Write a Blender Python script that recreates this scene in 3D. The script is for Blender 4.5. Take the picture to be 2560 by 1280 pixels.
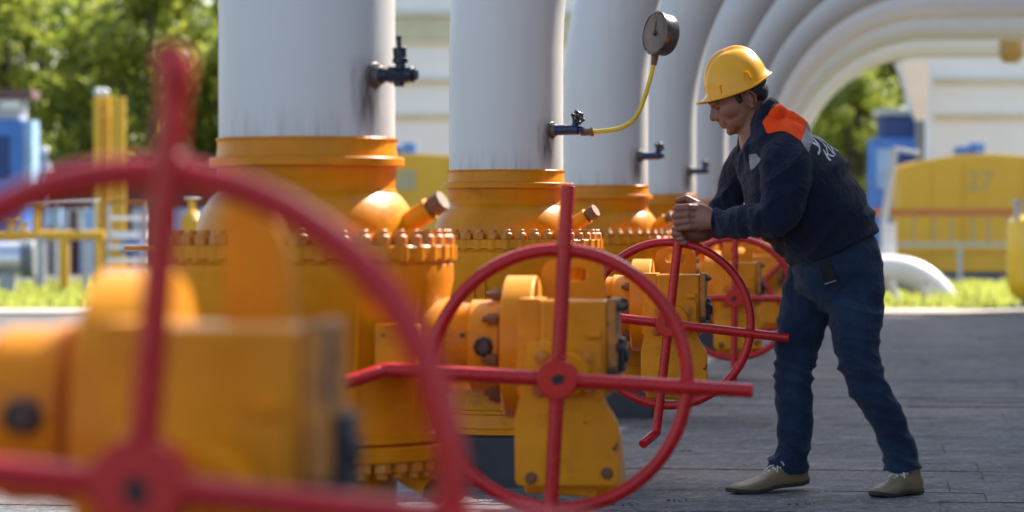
import bpy, math, random
from mathutils import Vector, Matrix, noise
R = math.radians
PI = math.pi
random.seed(7)
for o in list(bpy.data.objects): bpy.data.objects.remove(o)
S = bpy.context.scene
col = S.collection

# ------------------------------------------------------------------ camera, world, sun, exposure
FPX = 8000.0            # focal length in pixels of the 2560 px wide photograph
CAMH = 0.96
PITCH = math.atan(68 / FPX)
cam = bpy.data.cameras.new('camera'); camo = bpy.data.objects.new('camera', cam); col.objects.link(camo)
cam.sensor_width = 36; cam.lens = 36 * FPX / 2560
cam.clip_start = 0.1; cam.clip_end = 2000
camo.location = (0, 0, CAMH); camo.rotation_euler = (R(90) - PITCH, 0, 0)
cam.dof.use_dof = True; cam.dof.focus_distance = 10.6; cam.dof.aperture_fstop = 3.4
S.camera = camo
SUN_AZ, SUN_EL = R(40), R(42)          # azimuth measured from +Y towards +X
w = bpy.data.worlds.new('World'); S.world = w; w.use_nodes = True
nt = w.node_tree
sky = nt.nodes.new('ShaderNodeTexSky'); sky.sky_type = 'NISHITA'; sky.sun_disc = False
sky.sun_elevation = SUN_EL; sky.sun_rotation = SUN_AZ; sky.air_density = 1.0; sky.dust_density = 2.0; sky.ozone_density = 0.4
bg = nt.nodes['Background']; bg.inputs['Strength'].default_value = 0.115
nt.links.new(sky.outputs[0], bg.inputs[0])
sun = bpy.data.lights.new('sun', 'SUN'); suno = bpy.data.objects.new('sun', sun); col.objects.link(suno)
sun.energy = 5.0; sun.angle = R(0.53); sun.color = (1, .92, .82)
sd = Vector((math.sin(SUN_AZ) * math.cos(SUN_EL), math.cos(SUN_AZ) * math.cos(SUN_EL), math.sin(SUN_EL)))
suno.rotation_euler = sd.to_track_quat('Z', 'Y').to_euler()
S.view_settings.view_transform = 'Standard'; S.view_settings.look = 'None'
S.view_settings.gamma = 1; S.view_settings.exposure = 1.42
S.cycles.use_denoising = True
S.cycles.max_bounces = 8

# ------------------------------------------------------------------ helpers
CP, SP = math.cos(PITCH), math.sin(PITCH)
def P(px, py, Y):
    """a point seen at pixel (px, py) of the 2560 x 1280 photograph, Y metres in front of the camera"""
    a = (px - 1280) / FPX; b = (640 - py) / FPX
    dy = CP + b * SP; dz = -SP + b * CP
    t = Y / dy
    return Vector((a * t, Y, CAMH + dz * t))

class MB:
    def __init__(s): s.v = []; s.f = []; s.M = Matrix.Identity(4)
    def add(s, vs, fs):
        k = len(s.v); M = s.M
        s.v += [tuple(M @ Vector(p)) for p in vs]; s.f += [tuple(k + i for i in f) for f in fs]
        return s
    def box(s, x0, x1, y0, y1, z0, z1):
        v = [(x0,y0,z0),(x1,y0,z0),(x1,y1,z0),(x0,y1,z0),(x0,y0,z1),(x1,y0,z1),(x1,y1,z1),(x0,y1,z1)]
        return s.add(v, [(0,3,2,1),(4,5,6,7),(0,1,5,4),(1,2,6,5),(2,3,7,6),(3,0,4,7)])
    def cyl(s, p0, p1, r0, r1=None, n=24, rot=0.0):
        p0, p1 = Vector(p0), Vector(p1); r1 = r0 if r1 is None else r1
        t = (p1 - p0).normalized(); a = t.orthogonal().normalized(); b = t.cross(a)
        v = []
        for p, r in ((p0, r0), (p1, r1)):
            for i in range(n):
                q = 2 * PI * i / n + rot
                v.append(p + a * (r * math.cos(q)) + b * (r * math.sin(q)))
        f = [(i, (i+1) % n, n + (i+1) % n, n + i) for i in range(n)]
        f += [tuple(range(n-1, -1, -1)), tuple(range(n, 2*n))]
        return s.add(v, f)
    def lathe(s, prof, n=64, M=None, closed=True):
        """prof: (r, z) going up; spun about the local z axis (of M)"""
        M = M or Matrix.Identity(4); v = []; f = []
        for r, z in prof:
            for i in range(n):
                q = 2 * PI * i / n
                v.append(M @ Vector((r * math.cos(q), r * math.sin(q), z)))
        for k in range(len(prof) - 1):
            for i in range(n):
                j = (i + 1) % n
                f.append((k*n+i, k*n+j, (k+1)*n+j, (k+1)*n+i))
        if closed:
            f.append(tuple(range(n-1, -1, -1))); m = (len(prof)-1) * n
            f.append(tuple(range(m, m+n)))
        return s.add(v, f)
    def tube(s, pts, rad, n=16, cap=True, squash=None):
        pts = [Vector(p) for p in pts]; m = len(pts)
        if not hasattr(rad, '__len__'): rad = [rad] * m
        T = []
        for i in range(m):
            t = pts[min(i+1, m-1)] - pts[max(i-1, 0)]
            T.append(t.normalized() if t.length > 1e-9 else Vector((0,0,1)))
        a = T[0].orthogonal().normalized(); rings = []
        def ring(c, t, a, r):
            b = t.cross(a); return [c + a * (r*math.cos(2*PI*i/n)) + b * (r*math.sin(2*PI*i/n)) for i in range(n)]
        if cap:
            for q in (80, 55, 28): rings.append(ring(pts[0] - T[0]*rad[0]*math.sin(R(q)), T[0], a, rad[0]*math.cos(R(q))))
        for i in range(m):
            a = (a - T[i] * a.dot(T[i])).normalized()
            rings.append(ring(pts[i], T[i], a, rad[i]))
        if cap:
            for q in (28, 55, 80): rings.append(ring(pts[-1] + T[-1]*rad[-1]*math.sin(R(q)), T[-1], a, rad[-1]*math.cos(R(q))))
        v = [p for r_ in rings for p in r_]; f = []
        for k in range(len(rings)-1):
            for i in range(n):
                j = (i+1) % n; f.append((k*n+i, k*n+j, (k+1)*n+j, (k+1)*n+i))
        f.append(tuple(range(n-1,-1,-1))); q = (len(rings)-1)*n; f.append(tuple(range(q, q+n)))
        return s.add(v, f)
    def torus(s, c, ax, R0, r, n=96, m=14):
        c = Vector(c); ax = Vector(ax).normalized(); a = ax.orthogonal().normalized(); b = ax.cross(a); v = []; f = []
        for i in range(n):
            q = 2*PI*i/n; d = a*math.cos(q) + b*math.sin(q)
            for j in range(m):
                p = 2*PI*j/m; v.append(c + d*(R0 + r*math.cos(p)) + ax*(r*math.sin(p)))
        for i in range(n):
            for j in range(m):
                f.append((i*m+j, ((i+1)%n)*m+j, ((i+1)%n)*m+(j+1)%m, i*m+(j+1)%m))
        return s.add(v, f)
    def prism(s, poly, y0, y1):
        """poly: (x, z) points; extruded along y"""
        n = len(poly); v = [(x, y0, z) for x, z in poly] + [(x, y1, z) for x, z in poly]
        f = [tuple(range(n)), tuple(range(2*n-1, n-1, -1))] + [(i, n+i, n+(i+1)%n, (i+1)%n) for i in range(n)]
        return s.add(v, f)
    def ball(s, c, rx, ry=None, rz=None, n=20, m=12, M=None):
        ry = ry or rx; rz = rz or rx; c = Vector(c); M = M or Matrix.Identity(3); v = []; f = []
        for k in range(1, m):
            p = PI*k/m - PI/2
            for i in range(n):
                q = 2*PI*i/n
                v.append(c + M @ Vector((rx*math.cos(p)*math.cos(q), ry*math.cos(p)*math.sin(q), rz*math.sin(p))))
        for k in range(m-2):
            for i in range(n):
                j = (i+1)%n; f.append((k*n+i, k*n+j, (k+1)*n+j, (k+1)*n+i))
        f.append(tuple(range(n-1,-1,-1))); q = (m-2)*n; f.append(tuple(range(q,q+n)))
        return s.add(v, f)
    def mesh(s, name):
        me = bpy.data.meshes.new(name); me.from_pydata(s.v, [], s.f); me.update()
        return me
    def build(s, name, mat, parent=None, bevel=0, smooth=35, bseg=2, off=None):
        if off is not None:
            o_ = Vector(off); s.v = [tuple(Vector(p) - o_) for p in s.v]
        me = s.mesh(name)
        import bmesh
        bm = bmesh.new(); bm.from_mesh(me); bmesh.ops.recalc_face_normals(bm, faces=bm.faces[:]); bm.to_mesh(me); bm.free()
        if smooth:
            me.shade_smooth(); me.set_sharp_from_angle(angle=R(smooth))
        o = bpy.data.objects.new(name, me); col.objects.link(o)
        if mat: me.materials.append(mat)
        if parent: o.parent = parent
        if bevel:
            b = o.modifiers.new('bevel', 'BEVEL'); b.width = bevel; b.segments = bseg; b.limit_method = 'ANGLE'; b.angle_limit = R(40)
            b.harden_normals = False
        return o

def tag(o, label=None, cat=None, group=None, kind=None):
    if label: o['label'] = label
    if cat: o['category'] = cat
    if group: o['group'] = group
    if kind: o['kind'] = kind
    return o
def empty(name, loc, rz=0):
    o = bpy.data.objects.new(name, None); col.objects.link(o); o.location = loc; o.rotation_euler = (0, 0, rz)
    o.empty_display_size = .1
    return o
def copy_tree(o, parent=None, skip=()):
    c = o.copy(); col.objects.link(c); c.parent = parent
    for ch in list(o.children):
        if ch.name.split('.')[0] in skip: continue
        copy_tree(ch, c, skip)
    return c

# ------------------------------------------------------------------ materials
class NB:
    def __init__(s, name):
        s.m = bpy.data.materials.new(name); s.m.use_nodes = True; s.nt = s.m.node_tree
        s.b = s.nt.nodes['Principled BSDF']; s.tc = s.n('ShaderNodeTexCoord')
    def n(s, t, **k):
        x = s.nt.nodes.new(t)
        for a, b in k.items(): setattr(x, a, b)
        return x
    def l(s, a, b): s.nt.links.new(a, b)
    def vec(s, sc=(1,1,1), src='Object'):
        m = s.n('ShaderNodeMapping'); m.inputs['Scale'].default_value = sc; s.l(s.tc.outputs[src], m.inputs[0]); return m.outputs[0]
    def noise(s, scale, vec=None, detail=4, rough=.6, dist=0):
        x = s.n('ShaderNodeTexNoise'); x.inputs['Scale'].default_value = scale; x.inputs['Detail'].default_value = detail
        x.inputs['Roughness'].default_value = rough; x.inputs['Distortion'].default_value = dist
        s.l(vec if vec is not None else s.tc.outputs['Object'], x.inputs['Vector']); return x.outputs['Fac']
    def ramp(s, fac, a, b, ca=(0,0,0,1), cb=(1,1,1,1)):
        r = s.n('ShaderNodeValToRGB'); r.color_ramp.elements[0].position = a; r.color_ramp.elements[1].position = b
        r.color_ramp.elements[0].color = ca; r.color_ramp.elements[1].color = cb; s.l(fac, r.inputs[0]); return r.outputs[0]
    def mix(s, fac, a, b, mode='MIX'):
        x = s.n('ShaderNodeMix'); x.data_type = 'RGBA'; x.blend_type = mode
        for v, i in ((fac, 0), (a, 6), (b, 7)):
            if isinstance(v, (int, float)): x.inputs[i].default_value = v
            elif isinstance(v, tuple): x.inputs[i].default_value = (*v[:3], 1)
            else: s.l(v, x.inputs[i])
        return x.outputs[2]
    def bump(s, h, strength, dist=.01):
        x = s.n('ShaderNodeBump'); x.inputs['Strength'].default_value = strength; x.inputs['Distance'].default_value = dist
        s.l(h, x.inputs['Height']); s.l(x.outputs[0], s.b.inputs['Normal']); return x
def paint(name, c, rough=.45, var=.12, vscale=3, dirt=None, chips=None, bump=.15, bscale=60, metal=0, coat=0, streak=None, hue=None, spec=.5):
    """painted or plain surface: slow tone variation, dirt patches, chipped spots, orange-peel bump"""
    B = NB(name)
    n1 = B.noise(vscale, detail=5)
    lo = tuple(x*(1-var) for x in c); hi = tuple(min(1, x*(1+var)) for x in (hue or c))
    cc = B.mix(B.ramp(n1, .3, .7), lo, hi)
    rr = None
    if streak:
        n = B.noise(1.0, B.vec((streak[1], streak[1], streak[1]*.08)), detail=6)
        cc = B.mix(B.ramp(n, streak[2], streak[2]+.22), cc, B.mix(streak[3] if len(streak) > 3 else .5, cc, streak[0]))
    if dirt:
        n = B.noise(dirt[1], detail=8, rough=.7)
        cc = B.mix(B.ramp(n, dirt[2], dirt[2]+.2), cc, B.mix(dirt[3] if len(dirt) > 3 else .5, cc, dirt[0]))
    if chips:
        n = B.noise(chips[1], detail=6, rough=.65, dist=.3)
        m = B.ramp(n, chips[2], chips[2]+.015)
        cc = B.mix(m, cc, chips[0])
    B.l(cc, B.b.inputs['Base Color'])
    r_ = B.ramp(B.noise(vscale*4, detail=6), .3, .75, (rough*.8,)*3+(1,), (min(1, rough*1.25),)*3+(1,))
    B.l(r_, B.b.inputs['Roughness'])
    B.b.inputs['Metallic'].default_value = metal
    B.b.inputs['Specular IOR Level'].default_value = spec
    if coat: B.b.inputs['Coat Weight'].default_value = coat; B.b.inputs['Coat Roughness'].default_value = .12
    if bump: B.bump(B.noise(bscale, detail=4), bump, .002)
    return B.m

ORANGE = paint('orange_paint', (.61,.195,.0015), .34, .16, 2.5, dirt=((.16,.055,.010), 6, .55, .6), chips=((.05,.03,.022), 20, .685), bump=.35, bscale=45, streak=((.36,.11,.01), 7, .55, .5), hue=(.72,.255,.002), spec=.22)
ORANGE2 = paint('orange_gearbox_paint', (.65,.225,.003), .34, .13, 3, dirt=((.18,.065,.012), 8, .56, .55), chips=((.03,.02,.018), 26, .675), bump=.3, bscale=50, hue=(.72,.29,.005), spec=.25)
CHIPPED = paint('chipped_plate', (.45,.17,.02), .55, .3, 12, dirt=((.12,.055,.02), 10, .50, .9), chips=((.018,.012,.009), 14, .55), bump=.5, bscale=40)
RUSTY = paint('rusty_bolt_steel', (.17,.075,.03), .6, .35, 25, bump=.5, bscale=120)
BOLTO = paint('orange_bolt_paint', (.60,.20,.012), .42, .25, 14, dirt=((.10,.04,.015), 18, .52, .7), bump=.4, bscale=80)
DARKST = paint('dark_bolt_steel', (.055,.05,.05), .38, .4, 40, bump=.5, bscale=120, metal=.5)
RED = paint('red_paint', (.44,.008,.011), .27, .10, 6, dirt=((.16,.014,.016), 20, .62, .5), chips=((.62,.28,.27), 55, .735), bump=.3, bscale=70, hue=(.50,.010,.013), spec=.4)
def pipe_paint():
    m = paint('white_pipe_paint', (.62,.605,.585), .42, .035, 1.3, dirt=((.40,.36,.32), 5, .64, .35), bump=.25, bscale=50, streak=((.42,.39,.35), 5, .56, .35))
    nt_ = m.node_tree; N = nt_.nodes; L = nt_.links; b = N['Principled BSDF']; src = b.inputs['Base Color'].links[0].from_socket
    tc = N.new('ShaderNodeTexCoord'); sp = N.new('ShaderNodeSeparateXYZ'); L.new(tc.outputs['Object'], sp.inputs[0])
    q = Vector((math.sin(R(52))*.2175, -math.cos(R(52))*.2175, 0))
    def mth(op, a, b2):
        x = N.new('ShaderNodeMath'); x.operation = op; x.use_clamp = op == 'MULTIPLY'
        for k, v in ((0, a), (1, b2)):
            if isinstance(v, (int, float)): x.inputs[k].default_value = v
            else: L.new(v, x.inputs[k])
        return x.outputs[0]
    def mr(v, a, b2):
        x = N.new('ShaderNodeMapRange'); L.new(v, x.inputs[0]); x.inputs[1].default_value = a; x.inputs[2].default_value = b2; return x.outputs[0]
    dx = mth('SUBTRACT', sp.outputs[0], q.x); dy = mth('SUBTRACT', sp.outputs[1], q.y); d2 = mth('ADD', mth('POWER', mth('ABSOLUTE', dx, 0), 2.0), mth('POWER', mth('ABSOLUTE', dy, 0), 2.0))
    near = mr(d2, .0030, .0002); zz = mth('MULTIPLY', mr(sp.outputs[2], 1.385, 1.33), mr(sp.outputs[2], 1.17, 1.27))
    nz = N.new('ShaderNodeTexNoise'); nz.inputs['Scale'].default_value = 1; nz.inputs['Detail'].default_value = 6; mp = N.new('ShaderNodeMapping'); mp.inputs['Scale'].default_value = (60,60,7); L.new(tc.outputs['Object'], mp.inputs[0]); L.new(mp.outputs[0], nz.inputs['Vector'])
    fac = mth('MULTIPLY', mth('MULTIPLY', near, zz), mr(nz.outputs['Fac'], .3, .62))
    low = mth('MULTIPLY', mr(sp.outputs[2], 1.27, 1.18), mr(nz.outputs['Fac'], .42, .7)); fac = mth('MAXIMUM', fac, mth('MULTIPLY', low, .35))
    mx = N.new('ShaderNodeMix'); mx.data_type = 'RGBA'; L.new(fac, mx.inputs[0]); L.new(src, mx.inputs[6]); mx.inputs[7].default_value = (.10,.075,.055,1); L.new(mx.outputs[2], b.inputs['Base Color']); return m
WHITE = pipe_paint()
BLACK = paint('black_base_paint', (.018,.021,.030), .5, .3, 6, bump=.4, bscale=40, dirt=((.12,.10,.08), 8, .6, .4))
NAVYM = paint('dark_blue_metal', (.010,.018,.035), .35, .3, 20, bump=.3, bscale=80, metal=.2)
BLUET = paint('blue_tap_paint', (.008,.022,.075), .35, .25, 30, bump=.3, bscale=90)
GREYM = paint('dirty_grey_metal', (.13,.11,.10), .45, .35, 40, dirt=((.05,.03,.02), 40, .5, .8), bump=.4, bscale=90, metal=.4)
YHOSE = paint('yellow_hose', (.62,.44,.025), .4, .15, 25, chips=((.07,.045,.02), 60, .66), bump=.2, bscale=60)
GAUGEF = paint('gauge_face', (.085,.065,.06), .35, .25, 20, dirt=((.05,.04,.035), 30, .5, .6), bump=0, coat=.6)
GAUGEC = paint('gauge_case', (.045,.04,.038), .28, .3, 14, dirt=((.20,.13,.07), 14, .6, .6), bump=.2, bscale=50, coat=.3)
HOLE = paint('dark_keyhole', (.02,.012,.010), .7, .2, 30, bump=0)

# ------------------------------------------------------------------ the row of pipes and valves: its own frame
TH = math.atan(920 / FPX)
PIPE_R = .2175
def row(n): return Vector((-.506 + .115 * 4.3 * (n-1) - (.011 if n == 2 else 0), 7.9 + 4.3 * (n-1), 0))
RZ = -TH      # local x = to the right across the row, local y = along the row away from the camera
def local(px, py, n, ly):
    """local (x, z) in valve n's frame of what is seen at a pixel, if it lies at local depth ly"""
    o = row(n); s, c = math.sin(TH), math.cos(TH); k = (px - 1280) / FPX
    Y = (ly + o.x * s + o.y * c) / (k * s + c); p = P(px, py, Y)
    return ((p.x - o.x) * c - (p.y - o.y) * s, p.z)

# ------------------------------------------------------------------ ground
def ground_mats():
    B = NB('bare_ground'); n = B.noise(.6, detail=8)
    c = B.mix(B.ramp(n, .35, .7), (.10,.09,.075), (.15,.135,.11)); B.l(c, B.b.inputs['Base Color']); B.b.inputs['Roughness'].default_value = .9
    B.bump(B.noise(30, detail=6), .5, .02); g = B.m
    B = NB('weathered_concrete_slabs')
    v = B.tc.outputs['Object']
    n1 = B.noise(.7, v, detail=6, rough=.6); n2 = B.noise(3.2, v, detail=9, rough=.75); n3 = B.noise(26, v, detail=5, rough=.8)
    n6 = B.noise(.45, B.vec((1,1.3,1)), detail=4, rough=.6); n4 = B.noise(9, v, detail=8, rough=.8); n5 = B.noise(1, B.vec((3, 6, 6)), detail=8, rough=.85)
    c = B.mix(B.ramp(n1, .36, .64), (.060,.065,.071), (.135,.139,.143))
    c = B.mix(B.ramp(n6, .45, .58), c, B.mix(.6, c, (.21,.155,.125)))
    c = B.mix(B.ramp(n2, .50, .62), c, (.18,.178,.175)); c = B.mix(B.ramp(n2, .38, .48, (1,1,1,1), (0,0,0,1)), c, (.045,.047,.052))
    c = B.mix(B.ramp(n5, .55, .62), c, (.035,.036,.04)); c = B.mix(B.ramp(n5, .38, .44, (1,1,1,1), (0,0,0,1)), c, (.21,.21,.205))
    c = B.mix(B.ramp(n4, .54, .60), c, (.040,.040,.042)); c = B.mix(B.ramp(n4, .38, .43, (1,1,1,1), (0,0,0,1)), c, (.23,.225,.215))
    c = B.mix(B.ramp(n3, .56, .62), c, (.32,.32,.31)); c = B.mix(B.ramp(n3, .36, .43, (1,1,1,1), (0,0,0,1)), c, (.035,.035,.038))
    B.l(c, B.b.inputs['Base Color'])
    B.l(B.ramp(n1, .3, .7, (.60,)*3+(1,), (.90,)*3+(1,)), B.b.inputs['Roughness'])
    h = B.n('ShaderNodeMath', operation='ADD'); B.l(n2, h.inputs[0]); m2 = B.n('ShaderNodeMath', operation='MULTIPLY'); m2.inputs[1].default_value = .5; B.l(n4, m2.inputs[0]); B.l(m2.outputs[0], h.inputs[1])
    B.bump(h.outputs[0], 1.0, .035); s = B.m
    B = NB('pale_kerb_concrete'); n = B.noise(3, detail=8)
    B.l(B.mix(B.ramp(n, .35, .7), (.34,.29,.24), (.50,.44,.37)), B.b.inputs['Base Color']); B.b.inputs['Roughness'].default_value = .85; B.bump(B.noise(30), .4, .01); k = B.m
    B = NB('short_grass'); n = B.noise(1.2, detail=8)
    B.l(B.mix(B.ramp(n, .3, .7), (.075,.085,.035), (.12,.125,.055)), B.b.inputs['Base Color']); B.b.inputs['Roughness'].default_value = .8; B.bump(B.noise(40), .8, .05); gr = B.m
    return g, s, k, gr
GROUND, SLAB, KERB, GRASS = ground_mats()
g = MB().box(-300, 300, -40, 600, -.5, -.09).build('ground', GROUND, smooth=0); tag(g, kind='structure')
# paving: worn concrete slabs with open joints, laid in the row's frame
mb = MB(); mb.box(-24, 8, -9, 27.6, -.09, -.006)
MJ = MB()
y = -8.0; k = 0
rnd = random.Random(3)
while y < 27.4:
    dpt = rnd.choice((.42, .5, .5, .56)); x = -16 + rnd.random() * 1.2
    while x < 8:
        L = rnd.choice((1.0, 1.5, 1.5, 2.0)) 
        if x > -6:
            h = rnd.uniform(-.0025, .0015); tx, ty = rnd.uniform(-.0015, .0015), rnd.uniform(-.002, .002)
            gx, gy = rnd.uniform(.001, .003), rnd.uniform(.001, .006)
            nx, ny = 8, 3; vs = []
            for j in range(ny+1):
                for i in range(nx+1):
                    ex = (i/nx-.5); ey = (j/ny-.5)
                    wob = .006 * noise.noise(Vector((x + i*.3, y*3 + j*9, k)))
                    px_ = x + gx + (L-2*gx)*i/nx; py_ = y + gy + (dpt-2*gy)*j/ny + (wob if j in (0, ny) else 0)
                    vs.append((px_, py_, h + tx*ex*2 + ty*ey*2 + .0025*noise.noise(Vector((px_*2, py_*2, 0))) + .0015*noise.noise(Vector((px_*7, py_*9, 3)))))
            fs = [(j*(nx+1)+i, j*(nx+1)+i+1, (j+1)*(nx+1)+i+1, (j+1)*(nx+1)+i) for j in range(ny) for i in range(nx)]
            base = len(vs); rim = [i for i in range(nx+1)] + [j*(nx+1)+nx for j in range(1, ny+1)] + [ny*(nx+1)+i for i in range(nx-1, -1, -1)] + [j*(nx+1) for j in range(ny-1, 0, -1)]
            for i in rim: vs.append((vs[i][0], vs[i][1], -.036))
            m = len(rim)
            fs += [(rim[(q+1) % m], rim[q], base+q, base+(q+1) % m) for q in range(m)]
            MJ.add(vs, fs)
        x += L; k += 1
    y += dpt
pv = MJ.build('paving', SLAB, smooth=30); pv.location = row(1); pv.rotation_euler = (0, 0, RZ); tag(pv, kind='structure')
bed = mb.build('paving_bed', BLACK, smooth=0); bed.location = row(1); bed.rotation_euler = (0, 0, RZ); tag(bed, kind='structure')
bed.data.materials[0] = paint('joint_soil', (.075,.07,.065), .95, .3, 5, bump=.5, bscale=30)
kb = MB().box(-40, 60, 35.6, 37.4, -.3, .03).build('kerb', KERB, bevel=.01); tag(kb, kind='structure')
gl = MB().box(-60, 80, 37.4, 58, -.3, -.02).build('grass_bed', GRASS, smooth=0); tag(gl, kind='structure')
mb = MB(); rnd = random.Random(5)
for i in range(16000):
    Y = rnd.uniform(37.5, 57); X = rnd.uniform(-.17, .17) * Y
    if abs(X/Y) < .165:
        h = rnd.uniform(.05, .13); a = rnd.random()*PI; dx, dy = math.cos(a)*.03, math.sin(a)*.03; lx, ly = rnd.uniform(-.05,.05), rnd.uniform(-.05,.05)
        mb.add([(X-dx,Y-dy,-.02),(X+dx,Y+dy,-.02),(X+lx,Y+ly,h)], [(0,1,2)])
B = NB('grass_blades'); B.l(B.mix(B.noise(4), (.22,.25,.05), (.40,.41,.11)), B.b.inputs['Base Color']); B.b.inputs['Roughness'].default_value = .6
tr_ = B.n('ShaderNodeBsdfTranslucent'); tr_.inputs[0].default_value = (.42,.46,.08,1); mx_ = B.n('ShaderNodeMixShader'); mx_.inputs[0].default_value = .55; B.l(B.b.outputs[0], mx_.inputs[1]); B.l(tr_.outputs[0], mx_.inputs[2]); B.l(mx_.outputs[0], B.nt.nodes['Material Output'].inputs[0])
gb = mb.build('grass', B.m, smooth=0); tag(gb, 'short sunlit grass strip beyond the paving', 'grass', kind='stuff')

# weeds growing in the joints of the paving
mb = MB(); rnd = random.Random(11)
for (px, py) in ((1690,1128),(1684,1133),(1340,1243),(1350,1247),(1612,1070),(2010,1262),(1075,1165),(1086,1160),(1700,1252),(1760,925),(2300,1005),(1560,1262),(1180,1250)):
    c = P(px, py, CAMH*FPX/(py-572)); c.z = -.01
    for i in range(16):
        a = rnd.random()*2*PI; r_ = rnd.uniform(.012,.035); h = rnd.uniform(.004,.018); d = Vector((math.cos(a), math.sin(a), 0)); e = Vector((-d.y, d.x, 0))*.005
        o_ = c + d*rnd.uniform(0,.05)
        mb.add([o_-e, o_+e, o_+d*r_*.6+e*.6+Vector((0,0,h)), o_+d*r_+Vector((0,0,h*.6))], [(0,1,2,3)])
B = NB('weed_leaves'); B.b.inputs['Base Color'].default_value = (.06,.075,.03,1); B.b.inputs['Roughness'].default_value = .7
wd = mb.build('weeds', B.m, smooth=0); tag(wd, 'sparse green weeds in the joints of the paving', 'weeds', kind='stuff')

# ------------------------------------------------------------------ pipes
def make_pipe(length=5.9):
    zc, z0 = 3.65, 1.64; RB = zc - z0
    pts = [(0,0,1.178),(0,0,1.3),(0,0,1.5)]
    for i in range(25):
        a = PI/2*i/24; pts.append((RB*(1-math.cos(a)), 0, z0 + RB*math.sin(a)))
    x = RB + .5
    while x < length: pts.append((x, 0, zc)); x += 1.5
    pts.append((length, 0, zc))
    return pts
root = empty('gas_pipe', row(1), RZ)
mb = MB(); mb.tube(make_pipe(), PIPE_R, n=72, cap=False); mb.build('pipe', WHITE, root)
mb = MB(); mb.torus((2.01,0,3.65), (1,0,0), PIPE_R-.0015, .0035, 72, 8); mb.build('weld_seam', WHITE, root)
def tap(root, kind):
    az = R(59); d = Vector((math.sin(az), -math.cos(az), 0)); o_ = d*PIPE_R*.97 + Vector((0,0,1.332))
    d2 = Vector((.97, -.25, 0)).normalized()
    mb = MB(); mb.cyl(o_, o_+d*.012, .034, .031, 24); mb.cyl(o_+d*.012, o_+d*.03, .024, .022, 24); nz = mb.build('nozzle', GREYM, root, bevel=.002)
    s_ = o_ + d*.03
    if kind == 'needle':
        mb = MB(); mb.cyl(s_-d2*.01, s_+d2*.018, .017); mb.cyl(s_+d2*.018, s_+d2*.066, .0215, n=6); mb.cyl(s_+d2*.062, s_+d2*.083, .019, n=20); mb.cyl(s_+d2*.083, s_+d2*.092, .015, n=6)
        c = s_+d2*.045; mb.cyl(c, c+Vector((0,0,-.028)), .013)
        b = mb.build('tap_body', NAVYM, root, bevel=.002)
        c = s_+d2*.050; z = Vector((-.06,0,1)).normalized(); mb = MB()
        mb.cyl(c+z*.012, c+z*.030, .0125); mb.cyl(c+z*.028, c+z*.040, .021, n=6); mb.cyl(c+z*.040, c+z*.060, .0165, n=16); mb.cyl(c+z*.058, c+z*.066, .0185, n=6); mb.cyl(c+z*.062, c+z*.090, .0055); mb.cyl(c+z*.088, c+z*.094, .008, n=6)
        mb.build('tap_stem', NAVYM, root, bevel=.001)
    else:
        mb = MB(); mb.cyl(s_-d2*.01, s_+d2*.012, .018); mb.cyl(s_+d2*.008, s_+d2*.088, .0205, .019, 20); mb.cyl(s_+d2*.088, s_+d2*.108, .014, n=6)
        mb.build('tap_body', BLUET, root, bevel=.002)
        c = s_+d2*.066; z = Vector((.35,-.1,.9)).normalized(); mb = MB(); mb.cyl(c, c+z*.045, .013, .011); mb.build('tap_stem', BLUET, root, bevel=.001)
        mb = MB(); hc = c+z*.050; mb.torus(hc, (.55,-.75,.35), .021, .0052, 30, 8); ax = Vector((.55,-.75,.35)).normalized(); a = ax.orthogonal().normalized()
        for i in range(6):
            q = Matrix.Rotation(i*PI/3, 3, ax) @ a; mb.ball(hc+q*.0225, .0082, n=10, m=6)
        for i in range(3):
            q = Matrix.Rotation(i*PI/3, 3, ax) @ a; mb.cyl(hc-q*.02, hc+q*.02, .004, n=8)
        mb.cyl(hc-ax*.008, hc+ax*.008, .008); mb.build('tap_knob', DARKST, root)
pipe_where = {1: 'thick white pipe nearest the camera with dark blue tap, on the largest bolted valve', 2: 'second white pipe, the one carrying the hose of the pressure gauge',
  3: 'third white pipe from the left, behind the round pressure gauge', 4: 'fourth white pipe from the left, between gauge and helmet',
  5: 'fifth white pipe from the left, directly behind the helmet', 6: 'sixth white pipe from the left, arching up behind the helmet', 7: 'seventh white arching pipe, fourth from the far end of the row',
  8: 'eighth white arching pipe, third from the far end of the row', 9: 'ninth white arching pipe, just in front of the farthest one', 10: 'farthest white arching pipe, lowest of the arches, with yellow flange'}
plist = {1: root}; base_children = list(root.children)
for n in range(2, 11):
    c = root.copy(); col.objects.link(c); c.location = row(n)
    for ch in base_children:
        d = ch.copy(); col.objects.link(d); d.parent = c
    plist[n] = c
for n, o in plist.items():
    tap(o, 'needle' if n == 1 else 'wheel')
    tag(o, pipe_where[n], 'pipe', 'white gas pipes rising in a row and arching right')
mb = MB(); M_ = Matrix.Translation((3.28,0,3.65)) @ Matrix.Rotation(R(90), 4, 'Y')
mb.lathe([(.22,-.16),(.26,-.14),(.30,-.08),(.30,-.02),(.285,.0),(.30,.02),(.30,.08),(.26,.14),(.22,.16)], 48, M_)
YBG = paint('yellow_unit_paint', (.74,.41,.025), .45, .07, 1, dirt=((.45,.30,.06), 2, .6, .4), bump=0)
mb.build('flange', paint('tan_flange_paint', (.36,.22,.07), .5, .2, 4, bump=0), plist[10], bevel=.01)

# ------------------------------------------------------------------ valves
ZT = .92
def lines(pts): return pts
vroot = empty('pipe_valve', row(1), RZ)
mb = MB()
mb.lathe([(.330,.440),(.352,.446),(.352,.466),(.340,.472),(.338,.50),(.334,.56),(.334,.68),(.345,.76),(.362,.835),(.362,.872),(.356,.878),(.356,.8845)], 96)
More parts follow.
